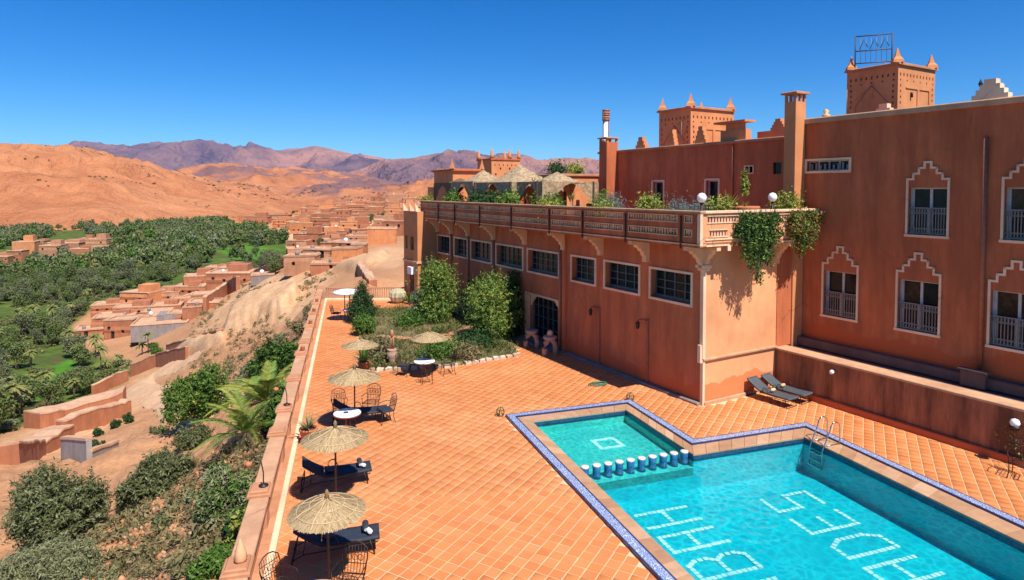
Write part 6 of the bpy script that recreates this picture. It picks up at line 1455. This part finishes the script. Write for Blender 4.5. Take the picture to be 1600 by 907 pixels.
HS = [(365,450,64,24,8,'mud',4),(300,462,42,14,14,'mud',2),(258,472,48,15,18,'mud2',2),(262,490,42,13,20,'mud',1),(214,496,56,17,20,'mud',4),(183,508,52,15,22,'mud',2),(148,524,48,11,24,'mud',2),
 (255,520,78,20,20,'greywall',0),(246,503,40,16,16,'mud',2),(286,505,38,16,16,'mud',2),(322,486,44,14,14,'mud',1),(285,478,30,12,16,'mud2',1),(330,470,30,11,10,'greywall',0),(172,490,44,14,22,'mud',3),
 (484,384,40,24,-4,'mud',2),(522,390,34,15,-3,'mud',1),(502,402,48,12,4,'mud2',1),(545,392,42,13,-6,'mud',2),(562,400,22,17,0,'mud',1),(405,352,32,14,6,'mud',2),(432,346,40,9,4,'mud2',1),(470,334,24,8,0,'mud',1),(492,332,26,7,4,'mud2',0),
 (535,335,30,9,-3,'mud',1),(560,330,34,10,5,'mud',1),(590,328,34,9,0,'mud2',1),(618,326,30,9,3,'mud',1),(575,345,40,10,-6,'mud',1),(605,350,38,11,4,'mud2',1),(540,352,26,10,-4,'mud',1),(520,362,30,10,3,'mud2',1),(585,366,34,10,-3,'mud',1),
 (455,350,26,8,4,'mud2',0),(380,356,26,7,5,'mud2',0),(560,378,34,10,5,'mud2',1),(478,412,34,10,10,'mud2',0),(510,420,44,10,12,'mud',1),(412,440,34,10,16,'greywall',0),(110,388,46,9,5,'mud2',0),(130,396,30,8,5,'mud',0),(85,391,22,6,5,'mud2',0),(345,425,40,8,8,'mud',0)]
for k,(px,py,w,h,rot,mt,nw) in enumerate(HS):
    if k == 0: lab = 'largest orange mud house, with a roof room, at the top of the lower village'
    elif mt == 'greywall': lab = 'windowless grey rendered mud building among the orange village houses'
    elif py < 415 and px > 370: lab = 'larger flat roofed mud house in the village spread beyond the oasis'
    elif px < 140: lab = 'pale flat roofed mud house among the oasis trees'
    else: lab = 'flat roofed orange mud house in the lower village below the slope'
    house(px,py,w,h,rot,lab,mt,k,wins=nw)
VIL = [([(436,338),(520,322),(642,318),(642,362),(600,384),(560,402),(500,428),(470,432),(452,404),(476,372),(440,356)],120,(9,17),(6,13)),([(150,515),(215,480),(300,452),(390,428),(392,446),(330,480),(290,520),(215,534)],45,(9,15),(6,10)),([(350,340),(430,330),(440,350),(380,362)],10,(10,16),(6,9)),([(60,384),(165,384),(160,402),(70,402)],6,(8,14),(4,7)),([(0,400),(50,398),(40,412),(0,414)],4,(8,14),(4,6))]
_rv = np.random.RandomState(8); placed = [(h_[0],h_[1],h_[2]) for h_ in HS]; nv = 0
for poly,cnt,wr,hr in VIL:
    xs = [q[0] for q in poly]; ys = [q[1] for q in poly]; got = 0
    for _ in range(cnt*30):
        px,py = _rv.uniform(min(xs),max(xs)),_rv.uniform(min(ys),max(ys))
        if got >= cnt or not inpoly(np.array([px]),np.array([py]),poly)[0]: continue
        Y_ = drop(px,py)[1]; w = _rv.uniform(*wr)*990/max(Y_,250)*1.0; h = _rv.uniform(.38,.75)*w
        if any(abs(px-a)<(w+c)*.40 and abs(py-b2)<max(3.5,h*.42) for a,b2,c in placed): continue
        placed.append((px,py,w)); got += 1; nv += 1
        lab = 'small flat roofed mud house packed into the village beyond the oasis' if px>340 and py<440 else ('small mud house among the oasis trees' if px<170 and py<420 else 'small flat roofed mud house packed into the lower village')
        house(px,py,w,min(h,26),_rv.uniform(-14,24),lab,_rv.choice(['mud','mud','mud2','earth']),nv,wins=int(_rv.randint(0,4)))
def mud_wall(pts, h, label, mat='mud', th=.5, cat='wall', ht=None):
    P = [drop(*p) for p in pts]; t = thing('earth_wall',label,cat,P[0])
    mb = MB(); cp = MB(); o = Vector(P[0]); rr = random.Random(int(pts[0][0]*7+pts[0][1])); fine = []
    for a, b2 in zip(P,P[1:]):
        n = max(3,int((Vector(b2)-Vector(a)).length/1.6)); fine += [Vector(a).lerp(Vector(b2),i/n)-o for i in range(n)]
    fine.append(Vector(P[-1])-o); k = len(fine); rough = .10 if mat == 'concrete' else .22
    secs = []
    for i, q in enumerate(fine):
        d = fine[min(i+1,k-1)]-fine[max(i-1,0)]; d.z = 0; nn = Vector((-d.y,d.x,0)).normalized()*th/2; j = lambda s=1: rr.uniform(-rough,rough)*s
        w = 1+j(.5)*min(1,1/th); z0 = q.z+h+j(.8)
        secs.append(([q-nn*w*1.12+Vector((0,0,-3)),q-nn*w+Vector((0,0,0))+Vector((0,0,z0-q.z)),q+nn*w+Vector((0,0,z0-q.z+j(.4))),q+nn*w*1.12+Vector((0,0,-3))],[q-nn*(w+.12/th)+Vector((0,0,z0-q.z)),q-nn*(w+.06/th)+Vector((0,0,z0-q.z+.2)),q+nn*(w+.06/th)+Vector((0,0,z0-q.z+.22)),q+nn*(w+.12/th)+Vector((0,0,z0-q.z))]))
    for q, ix in ((mb,0),(cp,1)):
        vs = [v for s_ in secs for v in s_[ix]]; fs = []
        for i in range(k-1):
            for e in range(4 if ix else 3): a = i*4+e; b3 = i*4+(e+1)%4; fs.append((a,b3,b3+4,a+4))
        fs += [(0,1,2,3),((k-1)*4+3,(k-1)*4+2,(k-1)*4+1,(k-1)*4)]
        q.add(vs,[f[::-1] for f in fs])
    mb.build('wall_body',M[mat],t); cp.build('wall_cap',M['mudroof'],t); return t
mud_wall([(205,590),(245,572),(292,560)],2.6,'orange retaining wall along the upper bend of the dirt track')
mud_wall([(145,622),(175,606),(200,596)],2.4,'short brown wall between the palms and the dirt track')
mud_wall([(180,505),(250,486),(330,462),(400,436),(455,418)],2.6,'long stepped earth wall running behind the lower village',th=1.4)
mud_wall([(320,490),(355,462),(372,455)],4.2,'tall earth wall at the uphill side of the lower village',th=1.0)
mud_wall([(265,548),(300,536),(345,530)],1.6,'low earth wall round the terrace below the slope',th=1.6)
mud_wall([(50,672),(95,660),(170,640),(195,632)],2.2,'long earth wall with a broad flat top at the foot of the slope',th=3.5)
mud_wall([(0,735),(50,712),(98,690)],1.6,'low broad earth wall leading to the concrete corner',th=2.6)
mud_wall([(95,690),(130,678),(185,655),(200,648)],2.2,'slanting orange earth wall above the concrete corner',th=1.2)
mud_wall([(100,728),(140,724)],1.7,'grey concrete retaining corner below the slanting wall','concrete',.4); mud_wall([(140,724),(182,706)],.8,'low grey concrete wing wall sloping uphill','concrete',.4)
mud_wall([(560,415),(575,437),(583,448)],.5,'narrow brown earth ridge wall running down to the far railing','mud',.8)
# dirt track
tk = [(400,600),(330,655),(275,632),(225,618),(215,600),(250,577),(300,560),(330,548)]
def strip(name,pts,w,mat,lift=.12,kind='structure'):
    P = [np.array(drop(*p)) for p in pts]; fine = []
    for a,b2 in zip(P,P[1:]):
        for i in range(12): fine.append(a+(b2-a)*i/12)
    fine.append(P[-1]); f = np.array(fine)
    for _ in range(6): f[1:-1] = (f[:-2]+f[1:-1]*2+f[2:])/4
    d = np.gradient(f[:,:2],axis=0); d /= np.linalg.norm(d,axis=1)[:,None]; nn = np.stack([-d[:,1],d[:,0]],1)
    rows = []
    for s in np.linspace(-.5,.5,7): x = f[:,0]+nn[:,0]*w*s; y = f[:,1]+nn[:,1]*w*s; rows.append(np.stack([x,y,ground_z(x,y)+lift*(1-(2*abs(s))**3)*1.6],1))
    V = np.stack(rows,1); n = len(f); i = np.arange((n-1)*6); r_, c_ = i//6, i%6; b_ = r_*7+c_
    F = np.stack([b_,b_+1,b_+8,b_+7],1); o = link(name,np_mesh(name,V.reshape(-1,3),F,mat,True)); return tag(o,kind=kind)
M['dust'] = plaster('pale_track_dust',(.66,.41,.23),.35,bmp=.4)
strip('dirt_track',tk,5.0,M['dust'],.3)
strip('village_road',[(448,420),(462,398),(455,380),(462,366)],7,M['dust'],.4)
# ---------------------------------------------------------------- oasis trees
def palm_mesh(seed):
    rr = random.Random(seed); V = []; F = []; H = rr.uniform(4.5,7.5); L = rr.uniform(2.3,3.0)
    for k in range(30):
        a = k*2.399; e = R(rr.uniform(-25,70)); ll = L*rr.uniform(.8,1.1); prev = None
        for i in range(6):
            u = i/5; x = ll*(u*math.cos(e)*(1-.1*u)); z = H+ll*(u*math.sin(e)-.55*u*u); w = .34*math.sin(math.pi*(.12+.8*u)); c, s = math.cos(a), math.sin(a)
            dz = -.12
            V += [(x*c+s*w,x*s-c*w,z+dz),(x*c,x*s,z+.06),(x*c-s*w,x*s+c*w,z+dz)]
            if i:
                o = len(V)-6
                if (i+k)%2: F += [(o,o+1,o+4,o+3),(o+1,o+2,o+5,o+4)]
                else: F += [(o,o+1,o+4,o+4-1),(o+1,o+2,o+5,o+4)]
    me = MB(); me.tube([(0,0,-1),(.1,0,H*.5),(0,.05,H+.1)],[.26,.2,.17],6)
    Vv = np.array(V); nF = np.array(F); tv = np.array([tuple(v) for v in me.v])
    return (Vv,nF), me.mesh('trunk',M['trunk'])
def tree_parts(seed, H, rw, n, leaf):
    rr = random.Random(seed); bl = [(rw*rr.uniform(-.5,.5),rw*rr.uniform(-.5,.5),H*rr.uniform(.42,.78),rw*rr.uniform(.38,.62),rw*rr.uniform(.38,.62),H*rr.uniform(.16,.28)) for _ in range(8)]
    mb = MB(); branches(mb,-1,H*.7,rw*.6,6,.28,seed); return leaves(n,bl,leaf,seed,.28,.5,per=6), mb.mesh('trunk',M['trunk'])
kinds = []
for k in range(4):
    (v,f),tr_ = palm_mesh(k); kinds.append(('date_palm','palm',np_mesh('crown',v,f,M['leaf_palm']),tr_))
for k in range(6):
    v,tr_ = tree_parts(30+k,5.5+.5*k,2.7+.2*(k%3),2600,.24); kinds.append(('olive_tree','tree',np_mesh('crown',v,np.arange(len(v)).reshape(-1,4),M[('leaf_oasis','leaf_oasis','leaf_oasis_grey')[k%3]]),tr_))
v,tr_ = tree_parts(50,2.6,1.9,1800,.2); kinds.append(('green_bush','bush',np_mesh('crown',v,np.arange(len(v)).reshape(-1,4),M['leaf_bright']),tr_))
rs = np.random.RandomState(4); pts = []
ang = []; r0 = 105.
cand = []
r = 100.
while r < 1900:
    st_ = 4.6 if r < 260 else 6.2; r += st_
    nA = int(r*R(62)/st_)
    for j in range(nA):
        a = R(-62)+R(62)*(j+rs.rand())/nA; cand.append((r+rs.uniform(-3,3),a))
cand = np.array(cand); cx = cand[:,0]*np.sin(cand[:,1]); cy = cand[:,0]*np.cos(cand[:,1]); cz = ground_z(cx,cy); cpx,cpy = proj(cx,cy,cz)
okk = inpoly(cpx,cpy,OASIS)&(cpx>-120)
for f in FIELDS: okk &= ~inpoly(cpx,cpy,f)
dens = fbm(cx/45,cy/45,4)+.5; okk &= (rs.rand(len(cx)) < np.clip((dens-.12)*2.8,.3,.98)*np.where(cy<230,.85,.97))
clear = fbm(cx/70+40,cy/70,4); okk &= ~((clear > .04)&(cy>190))
for px,py,w in placed: okk &= ~((np.abs(cpx-px)<w*.6)&(cpy>py-w*.6)&(cpy<py+max(4,w*.25)))
for px,py,w,h,*_ in HS: okk &= ~((np.abs(cpx-px)<w*.55)&(cpy>py-h)&(cpy<py+5))
cx,cy,cz,cpx,cpy = cx[okk],cy[okk],cz[okk],cpx[okk],cpy[okk]
extra = [(222,556,1),(232,553,2),(246,556,10),(150,560,0),(165,585,1),(185,592,2),(240,548,10),(448,415,10),(575,352,6),(555,352,7),(640,345,7),(480,352,6),(530,395,10),(500,388,8),(545,410,10),(428,432,5),(412,420,9),(600,345,6),(580,350,8),(565,362,10),(470,420,10),(350,392,5),(400,400,6)]
order = np.argsort(cy); near = order[:262]; far = order[262:]
TG = {'date_palm':'date palms of the valley oasis','olive_tree':'leafy trees of the valley oasis','green_bush':'green bushes of the valley'}
TL = {'date_palm':'dusty green date palm in the valley oasis','olive_tree':'rounded grey green tree in the valley oasis','green_bush':'bright green bush at the edge of the village and oasis'}
def plant(k,x,y,z,s):
    nm,cat,cr,tr_ = kinds[k]; t = thing(nm,TL[nm],cat,(x,y,z-.1),rs.rand()*6.28,TG[nm]); t.scale = (s,s,s*rs.uniform(.9,1.15))
    link('crown',cr,t); link('trunk',tr_,t)
for i in near:
    pal = cpy[i] > 480 and rs.rand() < .5
    plant(rs.randint(0,4) if pal else rs.randint(4,10),cx[i],cy[i],cz[i],rs.uniform(.6,1.05) if pal else rs.uniform(.55,1.05))
for px,py,k in extra:
    x,y,z = drop(px,py); plant(k,x,y,z,(.5 if k<4 else .6)*(1+y/900))
# the rest of the oasis, beyond counting
VV = []; MI = []; protos = [leaves(330,[(0,0,2.6,1.9,1.9,1.5),(1.2,.4,2.1,1.5,1.5,1.2),(-1.1,.5,2.2,1.4,1.5,1.3),(.2,-1.0,3.4,1.2,1.2,1.0)],.46,k,.35,.6,per=3,shell=.75) for k in range(8)]
for i in far:
    v = protos[rs.randint(8)]; a = rs.rand()*6.28; s = rs.uniform(.75,1.45)*(1+min(.6,cy[i]/2500)); c,sn = math.cos(a)*s,math.sin(a)*s
    hs_ = rs.uniform(.7,1.5); MI.append(np.full(len(v)//4,rs.choice([0,0,0,1,1,2,3],p=[.2,.15,.15,.15,.15,.12,.08])))
    VV.append(np.stack([v[:,0]*c-v[:,1]*sn+cx[i],v[:,0]*sn+v[:,1]*c+cy[i],v[:,2]*s*hs_+cz[i]],1))
oc = leaf_obj('oasis_canopy',np.concatenate(VV),[M['leaf_oasis'],M['leaf_oasis_grey'],M['leaf_bright'],M['leaf_palm']]); oc.data.polygons.foreach_set('material_index',np.concatenate(MI).astype(np.int32)); oc.data.update(); tag(oc,kind='stuff')
from mathutils.bvhtree import BVHTree
UG = []; m_ = 0
ux = rs.uniform(-62,0,9000); ur = np.sqrt(rs.uniform(105**2,330**2,9000)); uX = ur*np.sin(np.radians(ux)); uY = ur*np.cos(np.radians(ux)); uZ = ground_z(uX,uY); upx,upy = proj(uX,uY,uZ)
okk = inpoly(upx,upy,OASIS)&(upx>-60)&(fbm(uX/16,uY/16,4)>-.05)
for k,(x,y,z) in enumerate(zip(uX[okk][:1500],uY[okk][:1500],uZ[okk][:1500])):
    s = rs.uniform(.5,1.3); UG.append(protos[k%8][:4*150]*np.array((s*.55,s*.55,s*.28))+np.array((x,y,z-.15)))
og = leaf_obj('undergrowth',np.concatenate(UG),[M['grass'],M['leaf_oasis_grey'],M['leaf_palm']]); og.data.polygons.foreach_set('material_index',np.repeat(rs.choice(3,len(UG)),150).astype(np.int32)); og.data.update(); tag(og,kind='stuff')
hm = bpy.data.objects['hills'].data; hv = np.empty(len(hm.vertices)*3); hm.vertices.foreach_get('co',hv); hp = np.empty(len(hm.polygons)*4,dtype=np.int32); hm.loops.foreach_get('vertex_index',hp)
bvh = BVHTree.FromPolygons([tuple(v) for v in hv.reshape(-1,3)],hp.reshape(-1,4).tolist())
HS_ = []
while len(HS_) < 620:
    cx0,cy0 = R(rs.uniform(-45,2)), rs.uniform(820,2300); run = rs.randint(1,9); dirn = rs.uniform(-.4,.4)
    for j in range(run):
        a = cx0+j*rs.uniform(.004,.008); r = cy0+j*25*dirn+rs.normal(0,8); hit = bvh.ray_cast(Vector((r*math.sin(a),r*math.cos(a),900)),Vector((0,0,-1)))
        if hit[0] is not None: s = rs.uniform(.35,1.05)*r/1300; HS_.append(protos[j%8][:4*110]*np.array((s*1.3,s*1.3,s*.7))+np.array(hit[0]))
tag(leaf_obj('hillside_scrub',np.concatenate(HS_),M['leaf_deep']),kind='stuff')
# scrub dots along the hill foot
VV = []
for k in range(260):
    a, r = R(rs.uniform(-42,-16)), rs.uniform(750,1500); x,y = r*math.sin(a),r*math.cos(a)
    z = float(ground_z(np.array([x]),np.array([y]))[0]); VV.append(protos[k%8]*rs.uniform(.5,1.3)+np.array((x,y,max(z,-40)+2)))
tag(leaf_obj('hill_foot_scrub',np.concatenate(VV),M['leaf_oasis']),kind='stuff')
print('far trees',len(far))
